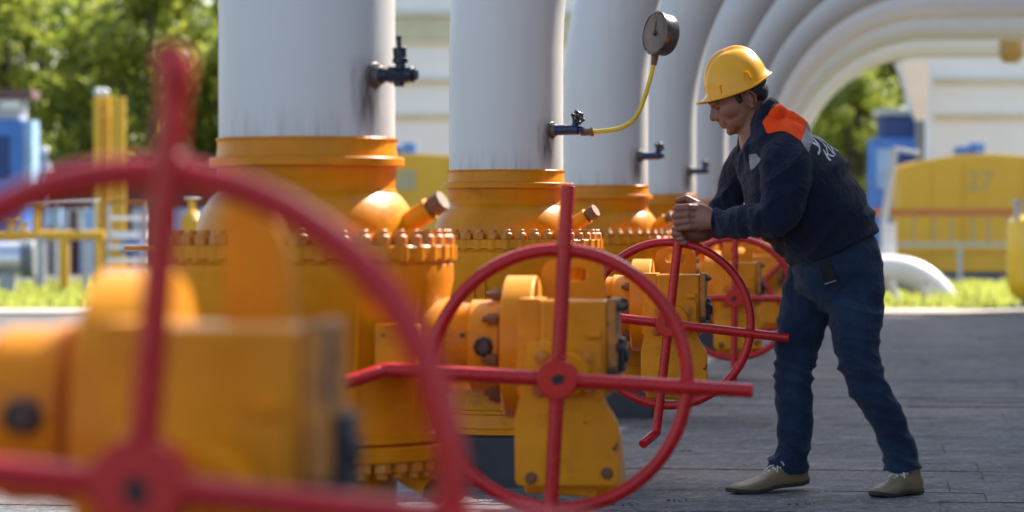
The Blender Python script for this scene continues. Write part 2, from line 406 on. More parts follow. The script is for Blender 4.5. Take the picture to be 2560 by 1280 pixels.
# raised panel ribs on the body
for a in (-104, -97, -128, -60, -152, -30, 30, 90, 150):
    q = R(a); c, s_ = math.cos(q), math.sin(q); e = Vector((-s_, c, 0))
    p0 = Vector((c*.328, s_*.328, .50)); p1 = Vector((c*.352, s_*.352, .86))
    mb.add([p0-e*.006, p0+e*.006, p1+e*.006, p1-e*.006, p0*1.0+Vector((c,s_,0))*.010-e*.005, p0+Vector((c,s_,0))*.010+e*.005, p1+Vector((c,s_,0))*.008+e*.005, p1+Vector((c,s_,0))*.008-e*.005],
           [(0,1,2,3),(4,7,6,5),(0,4,5,1),(1,5,6,2),(2,6,7,3),(3,7,4,0)])
mb.build('body', ORANGE, vroot)
mb = MB(); mb.lathe([(.355,.885),(.3665,.888),(.3665,.917),(.363,.920),(.27,.920)], 96)
for i in range(42): a = 2*PI*(i+.3)/42; mb.cyl((.3495*math.cos(a), .3495*math.sin(a), .8835), (.3495*math.cos(a), .3495*math.sin(a), .9195), .0215, n=12)
mb.build('flange', ORANGE, vroot)
mb = MB(); mb.lathe([(.22,.400),(.362,.400),(.3655,.404),(.3655,.436),(.36,.4395),(.33,.4395)], 96); mb.build('flange', ORANGE, vroot)
# bell shaped neck between flange and pipe
prof = [(.300,.9205),(.300,.934),(.282,.938),(.276,.946)]
for i in range(1, 11):
    t = i/10; prof.append((.276 - .056*math.sin(t*PI/2)**1.3*1.0 if False else .220 + .054*(math.cos(t*PI/2)**.8), .946 + .104*t))
prof += [(.2175,1.053),(.2175,1.085),(.2205,1.092),(.2205,1.111)]
mb = MB(); mb.lathe(prof, 96); mb.torus((0,0,1.053), (0,0,1), .2165, .005, 96, 8); mb.build('neck', ORANGE, vroot)
mb = MB(); mb.lathe([(.2205,1.1115),(.2385,1.1125),(.2405,1.115),(.2405,1.132),(.2385,1.1345),(.2235,1.1355)], 96); mb.build('collar', ORANGE, vroot)
mb = MB(); mb.lathe([(.2235,1.136),(.222,1.150),(.2205,1.155),(.2205,1.1805),(.2165,1.184)], 96); rnd = random.Random(2)
for i in range(110):
    a = 2*PI*i/110; mb.ball((.2200*math.cos(a), .2200*math.sin(a), 1.178+rnd.uniform(-.002,.002)), .0045, n=8, m=5)
mb.build('weld_band', ORANGE, vroot)
mb = MB(); mb.lathe([(.20,.186),(.245,.188),(.245,.206),(.226,.212),(.222,.26),(.232,.264),(.232,.276),(.222,.280),(.222,.399)], 80); mb.build('lower_neck', ORANGE, vroot)
mb = MB(); mb.box(-.27,.27,-.27,.27,-.03,.185); mb.build('base', BLACK, vroot, bevel=.012)
# bolts
def bolt_mesh(up):
    mb = MB(); s_ = 1 if up else -1
    mb.cyl((0,0,-.032*s_*1), (0,0,0), .0165, n=16) if False else None
    mb.cyl((0,0,-.030*s_), (0,0,.002*s_), .0135, n=14)
    mb.cyl((0,0,0), (0,0,.022*s_), .0245, n=6); mb.cyl((0,0,.022*s_), (0,0,.0255*s_), .0215, .0165, n=14); mb.cyl((0,0,.024*s_), (0,0,.037*s_), .0155, n=12)
    return mb
proto = bolt_mesh(True).build('bolt', BOLTO, vroot, bevel=.0012, bseg=1)
proto2 = bolt_mesh(False).build('bolt', BOLTO, vroot, bevel=.0012, bseg=1)
NBT = 42; rnd = random.Random(4)
for pr, zz in ((proto, .9205), (proto2, .3995)):
    for i in range(NBT):
        a = 2*PI*(i+.3)/NBT
        o = pr if i == 0 else pr.copy()
        if i: col.objects.link(o); o.parent = vroot
        o.location = (.3420*math.cos(a), .3420*math.sin(a), zz); o.rotation_euler = (0, 0, rnd.random()*PI)
# small horizontal lifting tab, name plate, drain stubs
mb = MB(); mb.box(-.455,-.355,-.03,.03,.905,.918); mb.build('tab', ORANGE2, vroot, bevel=.002)
x0, z1 = local(935, 812, 1, -.34); x1, z0 = local(1036, 940, 1, -.33)
mb = MB(); mb.box(x0, x1, -.332, -.20, z0, z1); npl = mb.build('name_plate', ORANGE, vroot, bevel=.003)
for sx in (-1, 1):
    pass
mb = MB(); mb.ball((x0+.02, -.337, z1-.025), .004, n=8, m=5); mb.ball((x1-.02, -.337, z0+.02), .004, n=8, m=5); mb.build('rivet', DARKST, npl)
def stub(p0, p1, name='drain_stub'):
    p0, p1 = Vector(p0), Vector(p1); t = (p1-p0).normalized(); L = (p1-p0).length
    mb = MB(); mb.cyl(p0, p0+t*L*.60, .029, .0265); mb.cyl(p0+t*L*.60, p0+t*L*.68, .030); st = mb.build(name, ORANGE2, vroot, bevel=.002)
    mb = MB(); mb.cyl(p0+t*L*.68, p0+t*L*.76, .022); mb.cyl(p0+t*L*.74, p1, .0265, n=8); mb.build('cap', RUSTY, st, bevel=.002)
a_ = local(1008, 568, 1, -.06); b_ = local(1108, 500, 1, -.10); stub((a_[0],-.06,a_[1]), (b_[0],-.10,b_[1]))
a_ = local(1005, 1175, 1, -.06); b_ = local(1106, 1238, 1, -.10); stub((a_[0],-.06,a_[1]), (b_[0],-.10,b_[1]))
# stem housing: horizontal cone and cylinder from the body to the gearbox
ZN = .671; MX = Matrix.Translation((0,0,ZN)) @ Matrix.Rotation(R(90), 4, 'Y')
mb = MB(); mb.lathe([(.165,.31),(.150,.335),(.118,.355),(.110,.36),(.106,.405),(.1085,.41)], 64, MX); mb.build('stem_cone', ORANGE, vroot)
mb = MB(); mb.lathe([(.110,.4105),(.1145,.414),(.1145,.470),(.120,.474),(.120,.4875)], 64, MX); sh = mb.build('stem_housing', ORANGE2, vroot)
for a in range(0, 360, 45):
    q = R(a+12); mb = MB(); mb.cyl((.462, .130*math.cos(q), ZN+.130*math.sin(q)), (.487, .130*math.cos(q), ZN+.130*math.sin(q)), .0145, n=6); mb.cyl((.45, .130*math.cos(q), ZN+.130*math.sin(q)), (.465, .130*math.cos(q), ZN+.130*math.sin(q)), .008, n=10); mb.build('bolt', RUSTY, sh)
a_ = local(1207, 868, 1, -.13)
mb = MB(); mb.cyl((a_[0],-.10,a_[1]), (a_[0],-.125,a_[1]), .0255, .0245, 8); mb.cyl((a_[0],-.125,a_[1]), (a_[0],-.132,a_[1]), .023, .014, 20); mb.build('plug', DARKST, sh, bevel=.002)
a_ = local(1156, 838, 1, -.10); mb = MB(); mb.cyl((a_[0],-.09,a_[1]), (a_[0],-.107,a_[1]), .006); mb.build('grease_nipple', DARKST, sh)
# gearbox
mb = MB(); mb.lathe([(.168,.488),(.1745,.492),(.1745,.560),(.170,.5645)], 72, MX); gd = mb.build('gearbox_flange', ORANGE2, vroot)
xb0, zb1 = local(1340, 751, 1, -.30); xb1, zb0 = local(1508, 1010, 1, -.30)
mb = MB(); mb.box(xb0, xb1, -.295, -.12, .56, zb1); gx = mb.build('gearbox', ORANGE2, vroot, bevel=.010, bseg=3)
def pts(L, ly): return [local(a, b, 1, ly) for a, b in L]
def rounded(poly, r=.012, seg=4):
    out = []; n = len(poly)
    for i in range(n):
        p = Vector(poly[i]); a = Vector(poly[i-1]); b = Vector(poly[(i+1) % n])
        u = (a-p); v_ = (b-p); k = min(r, u.length*.45, v_.length*.45); u.normalize(); v_.normalize()
        for j in range(seg+1):
            t = j/seg; q = p + u*k*(1-t)**2 + v_*k*t**2
            out.append((q.x, q.y))
    return out
cover = rounded(pts([(1312,852),(1496,852),(1500,1000),(1537,1062),(1539,1215),(1280,1215),(1278,1048),(1300,960)], -.31), .018)
mb = MB(); mb.prism(cover, -.318, -.270); cp = mb.build('cover_plate', ORANGE2, gx, bevel=.003)
mb = MB(); mb.prism(rounded(pts([(1345,1200),(1490,1200),(1480,1245),(1355,1232)], -.28), .006), -.275, -.16); mb.build('foot', ORANGE, gx, bevel=.003)
mb = MB(); mb.prism(rounded(pts([(1300,1100),(1520,1100),(1535,1250),(1300,1235)], -.2), .006), -.18, .10); mb.build('gear_case', ORANGE, gx, bevel=.004)
def slotted(outer, a, b, r, y0, y1, N=72):
    """upright plate with a rounded slot through it, between points a and b (x, z)"""
    cx, cz = (a[0]+b[0])/2, (a[1]+b[1])/2; hl = abs(b[0]-a[0])/2; O = []; I = []
    for k in range(N):
        q = 2*PI*k/N; dx, dz = math.cos(q), math.sin(q); best = 1e9
        for m in range(len(outer)):
            p = outer[m-1]; p2 = outer[m]; ex, ez = p2[0]-p[0], p2[1]-p[1]; den = dx*ez - dz*ex
            if abs(den) < 1e-12: continue
            t = ((p[0]-cx)*ez - (p[1]-cz)*ex)/den; u_ = ((p[0]-cx)*dz - (p[1]-cz)*dx)/den
            if t > 0 and -1e-6 <= u_ <= 1+1e-6: best = min(best, t)
        O.append((cx+dx*best, cz+dz*best))
        if abs(dz) > 1e-9 and abs(dx*r/abs(dz)) <= hl: t = r/abs(dz)
        else:
            sx = hl if dx > 0 else -hl; bq = dx*sx; t = bq + math.sqrt(max(0, bq*bq - sx*sx + r*r))
        I.append((cx+dx*t, cz+dz*t))
    v = [(x, y0, z) for x, z in O] + [(x, y0, z) for x, z in I] + [(x, y1, z) for x, z in O] + [(x, y1, z) for x, z in I]; f = []
    for k in range(N):
        m = (k+1) % N
        f += [(k, m, N+m, N+k), (2*N+k, 3*N+k, 3*N+m, 2*N+m), (k, 2*N+k, 2*N+m, m), (N+k, N+m, 3*N+m, 3*N+k)]
    return v, f
sl = pts([(1402,686),(1446,686)], .005)
mb = MB(); mb.add(*slotted(rounded(pts([(1346,760),(1350,650),(1480,642),(1502,668),(1510,760)], .02), .035, 6), sl[0], sl[1], .0165, .0, .025)); lug = mb.build('lifting_lug', ORANGE, gx, bevel=.0015)
# bracket web left of the box and upright rib
mb = MB(); xa, za = local(1292, 700, 1, -.2); xc, zc_ = local(1340, 1000, 1, -.2); mb.box(xa, xb0-.001, -.262, -.10, .565, .795); mb.build('web', ORANGE2, gx, bevel=.004)
# chipped side flange with its bolts and a black indicator
xs, _ = local(1530, 800, 1, -.3)
mb = MB(); mb.box(xb1+.0005, xs, -.292, -.135, .575, zb1+.004); sf = mb.build('side_flange', CHIPPED, gx, bevel=.003)
for (yy, zz) in ((-.27,.775),(-.27,.68),(-.27,.60),(-.16,.775)):
    mb = MB(); mb.cyl((xs,yy,zz), (xs+.010,yy,zz), .011, n=6); mb.cyl((xs+.01,yy,zz), (xs+.016,yy,zz), .006, n=10); mb.build('bolt', DARKST, sf)
mb = MB(); mb.box(xs+.0005, xs+.014, -.22, -.14, .62, .700); mb.cyl((xs+.013,-.18,.66), (xs+.022,-.18,.66), .018); mb.build('indicator', BLACK, gx, bevel=.003)
# hub boss, its bolts, cover bolts
HX, HZ = .657, .613
mb = MB(); mb.cyl((HX+.012,-.318,HZ+.006), (HX+.012,-.368,HZ+.006), .058, .052, 40); mb.cyl((HX,-.368,HZ), (HX,-.43,HZ), .020, n=20); mb.build('hub_boss', ORANGE, gx, bevel=.003)
for (a, b) in ((1346,893),(1338,976),(1462,972),(1455,895)):
    q = local(a, b, 1, -.33); mb = MB(); mb.cyl((q[0],-.317,q[1]), (q[0],-.330,q[1]), .0185, n=6); mb.cyl((q[0],-.33,q[1]), (q[0],-.339,q[1]), .010, n=12); mb.build('bolt', BOLTO, cp, bevel=.001)
for (a, b) in ((1318,1196),(1508,1184)):
    q = local(a, b, 1, -.33); mb = MB(); mb.cyl((q[0],-.317,q[1]), (q[0],-.321,q[1]), .0145, n=20); mb.cyl((q[0],-.321,q[1]), (q[0],-.331,q[1]), .0115, n=6); mb.build('bolt', RUSTY, cp, bevel=.001)
q = local(1478, 834, 1, -.3); mb = MB(); mb.box(q[0]-.019, q[0]+.016, -.306, -.294, q[1]-.010, q[1]+.009); mb.build('boss_pad', ORANGE, gx, bevel=.003)

# handwheel: rim mesh with spokes, hub and bent handle as its pieces (origin at the hub)
RM, RT = .298, .0158
def spoke_seg(mb, d, L, r=.0172):
    d = Vector(d); mb.cyl(d*.03+Vector((0,-.010,0)), d*L+Vector((0,-.010,0)), r*1.02, r*.96, 20)
mb = MB(); mb.torus((0,0,0), (0,1,0), RM, RT, 128, 16); hw = mb.build('handwheel', RED, vroot)
hw.location = (HX, -.45, HZ)
for d, L in (((0,0,1),.450),((1,0,0),.450),((0,0,-1),.440),((-1,0,0),.405)):
    mb = MB(); spoke_seg(mb, d, L); mb.torus(Vector(d)*.052+Vector((0,-.010,0)), d, .0165, .004, 20, 6); mb.torus(Vector(d)*(RM-.0165)+Vector((0,-.006,0)), d, .0165, .0038, 20, 6); mb.torus(Vector(d)*(RM+.0165)+Vector((0,-.006,0)), d, .0165, .0038, 20, 6); mb.build('spoke', RED, hw, bevel=.003)
mb = MB(); mb.cyl((0,.028,0), (0,-.030,0), .0475, n=48); hb = mb.build('hub', RED, hw, bevel=.004)
mb = MB(); mb.cyl((0,-.0285,0), (0,-.0315,0), .0115, n=20); mb.box(.002,.016,-.0322,-.029,-.006,.012); mb.build('keyhole', HOLE, hb)
def handle(parent, vec, rot):
    v_ = Matrix.Rotation(-rot, 3, 'Y') @ Vector(vec); p = Vector((-.400,-.010,0))
    mb = MB(); mb.tube([p+Vector((.03,0,0)), p, p+v_*.25], .0168, 16); mb.cyl(p+v_*.18, p+v_, .0172, .0168, 20); mb.build('handle', RED, parent, bevel=.002)

def lp(L): return [(a-.067, b-.070) for a, b in (local(x, y, 0, .02) for x, y in L)]
_s = lp([(455,688),(600,688)])
mb = MB(); mb.prism(rounded(lp([(572,840),(572,640),(566,545),(600,492),(650,500),(712,580),(738,690),(746,840)]), .02, 6), .0, .025); LUG0 = mb.mesh('lifting_lug'); LUG0.materials.append(ORANGE); LUG0.shade_smooth(); LUG0.set_sharp_from_angle(angle=R(35))
valves = {1: vroot}
for n in (0, 2, 3, 4, 5, 6, 7, 8, 9, 10):
    c = copy_tree(vroot, None, skip=('bolt','grease_nipple','rivet') if n > 5 else ('bolt','rivet') if n == 0 else ())
    c.location = row(n); valves[n] = c
wheel_rot = {0: 90+5.2, 1: 3.0, 2: 6.5-90, 3: 180.5, 4: 45, 5: 170, 6: 12, 7: 40, 8: 70, 9: 20, 10: 5}
hvec = {0: (.006,-.055,.004), 1: (-.085,-.07,-.028), 2: (-.043,-.09,-.036), 4: (-.06,-.03,.055)}
where = {0: 'blurred nearest orange valve with a big out-of-focus red handwheel, at the left edge',
 1: 'large orange bolted valve under the nearest white pipe, red handwheel in centre view',
 2: 'orange bolted valve whose red handwheel the man in the helmet is turning',
 3: 'orange bolted valve just behind the one the man is turning',
 4: 'orange bolted valve with its red spokes set diagonally, near the man\'s belly',
 5: 'orange bolted valve mostly hidden behind the man\'s thigh'}
far_names = {6: 'sixth', 7: 'seventh', 8: 'eighth', 9: 'ninth', 10: 'tenth and last'}
for n, o in valves.items():
    for ch in o.children:
        nm = ch.name.split('.')[0]
        if nm == 'handwheel':
            r_ = R(wheel_rot[n]); ch.rotation_euler = (0, r_, 0); handle(ch, hvec.get(n, (-.06,-.08,-.02)), r_)
            if n in (1, 2, 3): ch.location.x += {1: .011, 2: -.006, 3: .028}[n]
            if n == 0: q = local(355, 1215, 0, -.48); ch.location = (q[0], -.48, q[1])
        elif n in (1, 2, 3) and nm in ('gearbox','gearbox_flange'): ch.location.x += {1: .008, 2: -.005, 3: .028}[n]
        elif n == 0 and nm in ('stem_housing','stem_cone'): ch.location = (.035, 0, .184); ch.scale = (1, .85, .85)
        elif n == 0 and nm in ('gearbox','gearbox_flange','stem_housing','stem_cone','lifting_lug'):
            ch.location = (.067, 0, .070)
        if nm == 'handwheel' and n == 0:
            for q_ in ch.children:
                if q_.name.startswith('spoke'): q_.scale = tuple(.86 if abs(q_.data.vertices[0].co[a_]) >= 0 and max(abs(v_.co[a_]) for v_ in q_.data.vertices) < .1 and a_ != 1 else 1 for a_ in range(3))
        if nm == 'gearbox' and n == 0:
            for q_ in ch.children:
                if q_.name.startswith('lifting_lug'): q_.data = LUG0
        if nm == 'tab' and n >= 2: ch.location = (.20, -.22, 0)
    tag(o, where.get(n) or 'orange valve under the %s white pipe, hidden behind the man' % far_names[n], 'valve', 'orange pipe valves with red handwheels in a row')

# pressure gauge on its curved yellow hose (screwed to the second pipe's tap)
gp = P(1470, 331, 12.02)
gr = empty('pressure_gauge', (gp.x, gp.y, 0))
def G(px, py, Y): return P(px, py, Y)
path = [G(1446,331,12.03), G(1475,330,12.02), G(1510,328,12.0), G(1545,323,11.98), G(1573,311,11.97), G(1593,290,11.96), G(1607,258,11.96), G(1619,220,11.95), G(1629,184,11.95), G(1636,152,11.95)]
def smooth_path(p, it=3):
    for _ in range(it):
        q = [p[0]]
        for i in range(len(p)-1): q += [p[i]*.75+p[i+1]*.25, p[i]*.25+p[i+1]*.75]
        q.append(p[-1]); p = q
    return p
mb = MB(); mb.tube(smooth_path(path, 2), .0088, 14); mb.build('hose', YHOSE, gr, off=gr.location)
mb = MB(); a, b = G(1452,331,12.03), G(1476,330,12.02); mb.cyl(a, b, .014, n=6); mb.cyl(b, b+(b-a)*.35, .017, n=6); mb.build('coupling', RUSTY, gr, off=gr.location, bevel=.001); mb = MB()
a, b = G(1634,163,11.95), G(1638,132,11.95); mb.cyl(a, b, .012, .0165, 6); mb.build('coupling', RUSTY, gr, off=gr.location, bevel=.001)
gc = G(1655, 86, 11.95); fd = Vector((-.83,-.52,.12)).normalized()
Mg = Matrix.Translation(gc) @ fd.to_track_quat('Z','Y').to_matrix().to_4x4()
mb = MB(); mb.lathe([(.050,-.032),(.074,-.028),(.079,-.02),(.079,.022),(.083,.024),(.083,.034),(.078,.036),(.074,.030)], 56, Mg); ca = mb.build('case', GAUGEC, gr, off=gr.location)
mb = MB(); mb.lathe([(.0745,.0302),(.0745,.0322)], 48, Mg); fc = mb.build('dial', GAUGEF, gr, off=gr.location)
mb = MB(); mb.M = Mg; mb.cyl((0,0,.0322),(0,0,.040),.011,.009,16); mb.box(-.0018,.0018,-.012,.045,.0335,.035); mb.build('pointer', DARKST, gr, off=gr.location)
mb = MB(); mb.M = Mg
for i in range(21):
    a = R(-45 + i*13.5); c, s_ = math.cos(a), math.sin(a); r0 = .056 if i % 5 else .050
    mb.add([(c*r0-s_*.0012,s_*r0+c*.0012,.0328),(c*r0+s_*.0012,s_*r0-c*.0012,.0328),(c*.066+s_*.0012,s_*.066-c*.0012,.0328),(c*.066-s_*.0012,s_*.066+c*.0012,.0328)], [(0,1,2,3)])
mb.build('scale_mark', DARKST, gr, off=gr.location, smooth=0)
tag(gr, 'round black pressure gauge on a curved yellow hose from the second white pipe', 'pressure gauge')

# ------------------------------------------------------------------ hall added out of view at the right to shade paving; pipes run into it
HALL = paint('hall_cladding', (.42,.43,.42), .6, .06, 1, bump=.2, streak=((.2,.18,.15), 2, .6, .4))
hall = empty('shade_hall', row(1), RZ)
mb = MB(); mb.box(5.75, 13, -3.0, 33.4, -.1, 8.6); mb.build('wall', HALL, hall)
mb = MB(); mb.box(5.55, 13.2, -3.2, 33.6, 8.6, 8.85); mb.build('roof', paint('hall_roof', (.25,.25,.26), .6, .1, 1), hall, bevel=.02)
GLASS = paint('hall_glass', (.05,.07,.09), .12, .1, 1, bump=0)
for i in range(8):
    f = MB().box(5.70, 5.745, -1.2+4.3*i, 1.4+4.3*i, 5.6, 7.2).build('window', BLACK, hall, bevel=.01)
    mb = MB()
    for j in range(3): mb.box(5.685, 5.698, -1.1+4.3*i+j*.82, -.36+4.3*i+j*.82, 5.7, 7.1)
    mb.build('pane', GLASS, f)
tag(hall, 'unseen long grey-clad hall added at right as shade, white pipes run into it', 'building')

# ------------------------------------------------------------------ background equipment
YEL = YBG
YEL2 = paint('yellow_vessel_paint', (.74,.50,.015), .35, .06, 2, bump=0, coat=.3)
BLU = paint('blue_unit_paint', (.03,.14,.50), .4, .12, 2, bump=0, hue=(.06,.22,.62))
BLUD = paint('dark_blue_paint', (.015,.05,.20), .5, .2, 2, bump=0)
BLUL = paint('pale_blue_panel', (.30,.48,.72), .4, .15, 2, bump=0)
WHT = paint('white_cladding', (.74,.80,.82), .5, .03, 1, bump=0)
BEI = paint('beige_trim', (.60,.56,.42), .6, .1, 1, bump=0)
GRY = paint('grey_steel', (.42,.44,.47), .45, .1, 3, bump=0)
GRD = paint('grey_dark_steel', (.16,.18,.20), .5, .2, 3, bump=0)
WHM = paint('white_metal', (.78,.78,.78), .35, .05, 3, bump=0)
REDB = paint('red_rail_paint', (.50,.16,.04), .5, .1, 3, bump=0)
BRN = paint('red_brown_brick', (.115,.030,.024), .8, .3, 3, bump=.3)
def bx(mb, px0, py0, px1, py1, Y, d=.5):
    a = P(px0, py1, Y); b = P(px1, py0, Y); mb.box(a.x, b.x, Y, Y+d, a.z, b.z); return mb
def root_at(name, px, Y): 
    p = P(px, 600, Y); return empty(name, (p.x, Y, 0))

def filter_unit(dx, number):
    """yellow pump housing on a blue base with a pale banded filter house above and behind it (dx in pixels)"""
    Y = 60.0; r_ = root_at('pump_unit', 2245+dx, Y); off = r_.location
    Z0 = P(0, 708, Y).z
    X = lambda px: P(px+dx, 600, Y).x
    Zz = lambda py: P(0, py, Y).z
    mb = MB(); mb.prism([(X(2245),Zz(682)),(X(2905),Zz(682)),(X(2905),Zz(425)),(X(2800),Zz(400)),(X(2480),Zz(384)),(X(2400),Zz(386)),(X(2300),Zz(402)),(X(2245),Zz(416))], Y, Y+1.1)
    mb.build('housing', YEL, r_, off=off, bevel=.03)
    mb = MB()
    for px in (2330, 2410, 2560, 2700, 2830): mb.box(X(px)-.012, X(px)+.012, Y-.03, Y-.001, Zz(680), Zz(410))
    mb.box(X(2250), X(2900), Y-.05, Y-.002, Zz(630), Zz(622))
    mb.build('panel_seam', YEL, r_, off=off)
    mb = MB(); mb.box(X(2255), X(2890), Y+.05, Y+1.05, -.09, Zz(682)-.002); mb.build('base', BLUD, r_, off=off)
    mb = MB(); mb.box(X(2405), X(2435), Y+.5, Y+1.2, Zz(386), Zz(364)); mb.box(X(2440), X(2472), Y+.5, Y+1.2, Zz(386), Zz(355)); mb.build('roof_box', BLU, r_, off=off, bevel=.02)
    if number:
        fc = bpy.data.curves.new('number', 'FONT'); fc.body = number; fc.size = .50; fc.extrude = .004; fc.align_x = 'CENTER'
        tmp = bpy.data.objects.new('number_tmp', fc); col.objects.link(tmp); bpy.context.view_layer.update()
        me = bpy.data.meshes.new_from_object(tmp.evaluated_get(bpy.context.evaluated_depsgraph_get())); bpy.data.objects.remove(tmp)
        o = bpy.data.objects.new('number', me); col.objects.link(o); o.parent = r_; o.rotation_euler = (R(90),0,0); me.materials.clear(); me.materials.append(paint('grey_number', (.42,.33,.14), .5, .05, 3, bump=0))
        o.location = (X(2450)-off[0], -.006, Zz(474))
    else:
        mb = MB(); mb.box(X(2425), X(2475), Y-.02, Y-.001, Zz(474), Zz(425)); mb.build('plate', paint('faded_plate', (.45,.38,.22), .5, .1, 3, bump=0), r_, off=off)
    Y2 = 66.0
    X2 = lambda px: P(px+dx, 600, Y2).x
    Z2 = lambda py: P(0, py, Y2).z
    mb = MB(); mb.box(X2(2322), X2(2990), Y2, Y2+4, -.09, Z2(-60)); hs = mb.build('filter_house', WHT, r_, off=off)
    mb = MB()
    for py in (-40, 30, 98, 196, 284): mb.box(X2(2335), X2(2980), Y2-.10, Y2-.002, Z2(py+14), Z2(py))
    mb.build('ledge', BEI, hs, off=None) if False else mb.build('ledge', BEI, r_, off=off)
    mb = MB(); mb.box(X2(2335), X2(2980), Y2-.06, Y2-.002, Z2(96), Z2(46)); mb.build('shutter', paint('olive_panel', (.52,.54,.38), .6, .1, 2, bump=0), r_, off=off)
    return r_
u1 = filter_unit(0, '27'); tag(u1, 'yellow pump housing numbered 27 with pale banded filter house, right background', 'pump unit', 'yellow pump units with pale filter houses')
u2 = filter_unit(-1435, None); tag(u2, 'yellow pump housing seen in the gap between the first two white pipes', 'pump unit', 'yellow pump units with pale filter houses')

# white inverted hopper hanging off the filter house, left of it
Y = 64.5; r_ = root_at('hopper', 2300, Y); mb = MB()
a, b, c, d = P(2250,152,Y), P(2325,146,Y), P(2322,300,Y), P(2297,300,Y)
vs = []
for dy in (0, 1): vs += [(a.x, Y+dy*1.0, a.z), (b.x, Y+dy*1.0, b.z), (c.x, Y+.35+dy*.3, c.z), (d.x, Y+.35+dy*.3, d.z)]
mb.add(vs, [(0,1,2,3),(7,6,5,4),(0,4,5,1),(1,5,6,2),(2,6,7,3),(3,7,4,0)]); mb.build('cone', WHM, r_, off=r_.location, bevel=.01)
mb = MB(); p = P(2309,300,Y); mb.cyl((p.x,Y+.5,p.z+.05),(p.x,Y+.5,-.09),.09,n=20); mb.build('leg', GRD, r_, off=r_.location)
tag(r_, 'white funnel-shaped hopper between the arching pipes and the pale filter house', 'hopper')

# blue tower right of the man
Y = 68; r_ = root_at('blue_cabinet', 2240, Y)
mb = bx(MB(), 2184, 345, 2316, 700, Y, 1.2); mb.build('cabinet', BLU, r_, off=r_.location, bevel=.02)
mb = bx(MB(), 2208, 288, 2292, 344.6, Y+.2, 1.1); mb.build('roof_box', BLUD, r_, off=r_.location, bevel=.02)
mb = bx(MB(), 2196, 272, 2276, 287.6, Y+.1, 1.2); mb.build('cap', GRY, r_, off=r_.location, bevel=.02)
mb = bx(MB(), 2192, 372, 2234, 470, Y-.03, .028); mb.build('panel', BLUL, r_, off=r_.location)
mb = bx(MB(), 2242, 385, 2300, 455, Y-.03, .028); mb.build('door', BLUD, r_, off=r_.location)
tag(r_, 'blue equipment cabinet with grey cap under the arches, behind the man\'s back', 'cabinet')
# railing with orange-red top rail in front of the yellow unit
Y = 55; r_ = root_at('railing', 2350, Y)
mb = MB(); bx(mb, 2150, 521, 2536, 541, Y, .05); mb.build('top_rail', REDB, r_, off=r_.location)
mb = MB(); bx(mb, 2220, 604, 2545, 619, Y, .08); mb.build('toe_board', paint('tan_board', (.48,.42,.30), .5, .1, 3, bump=0), r_, off=r_.location)
for px in (2165, 2230, 2284, 2336, 2378, 2432, 2472, 2520):
    mb = MB(); bx(mb, px-3, 541.5, px+3, 604, Y+.01, .03); mb.build('post', paint('drab_post', (.34,.30,.18), .5, .1, 3, bump=0), r_, off=r_.location)
for px in (2200, 2400, 2540):
    mb = MB(); bx(mb, px-6, 619.5, px+6, 713, Y+.01, .06); mb.build('leg', GRY, r_, off=r_.location)
tag(r_, 'low railing with orange-red top rail and pale toe board before the yellow unit', 'railing')
# pale bent pipe going into the grass, with small stubs
Y = 45.5; r_ = root_at('bent_pipe', 2300, Y); u = Y/FPX; c = P(2228, 830, Y); mb = MB(); pts_ = [c+Vector((-1.0,0,150*u)), c+Vector((-.3,0,150*u))]
for i in range(15):
    a = PI/2*i/14; pts_.append(c+Vector((math.sin(a)*145*u,0,math.cos(a)*150*u)))
pts_.append(c+Vector((145*u,0,-.4)))
mb.tube(pts_, 42*u, 32); mb.build('pipe', paint('pale_old_pipe', (.66,.66,.66), .4, .06, 2, dirt=((.25,.22,.18), 3, .55, .5), bump=0), r_, off=r_.location)
tag(r_, 'pale thick bent pipe diving into the grass behind the man', 'bent pipe')
Y = 46; r_ = root_at('lamp_mast', 2222, Y)
mb = MB(); mb.cyl(P(2236,372,Y), P(2208,560,Y), .055, n=16); mb.build('pole', GRY, r_, off=r_.location)
mb = MB(); bx(mb, 2205, 560, 2240, 740, Y-.1, .2); mb.build('pillar', paint('pale_pillar', (.50,.52,.55), .5, .05, 2, bump=0), r_, off=r_.location, bevel=.01)
mb = MB(); mb.cyl(P(2236,372,Y), P(2300,384,Y), .03, n=12); mb.build('arm', GRY, r_, off=r_.location)
tag(r_, 'slanting grey pole on a pale square pillar, right behind the man', 'pole')
for (px, py0, lab) in ((2316, 708, 'short pale stub post under the bend of the pale pipe'), (2246, 700, 'short pale stub post at the foot of the pale pillar')):
    Y = 43.5; r_ = root_at('stub_post', px, Y); p = P(px, py0, Y); mb = MB(); mb.cyl((p.x, Y, -.05), (p.x+(.0 if px > 2300 else -.12), Y, p.z), .055, n=16); mb.build('tube', WHM, r_, off=r_.location)
    mb = MB(); mb.cyl((p.x+(.0 if px > 2300 else -.12), Y, p.z), (p.x+(.0 if px > 2300 else -.12), Y, p.z+.03), .07, n=16); mb.build('cap', GRY, r_, off=r_.location, bevel=.005)
    tag(r_, lab, 'post')
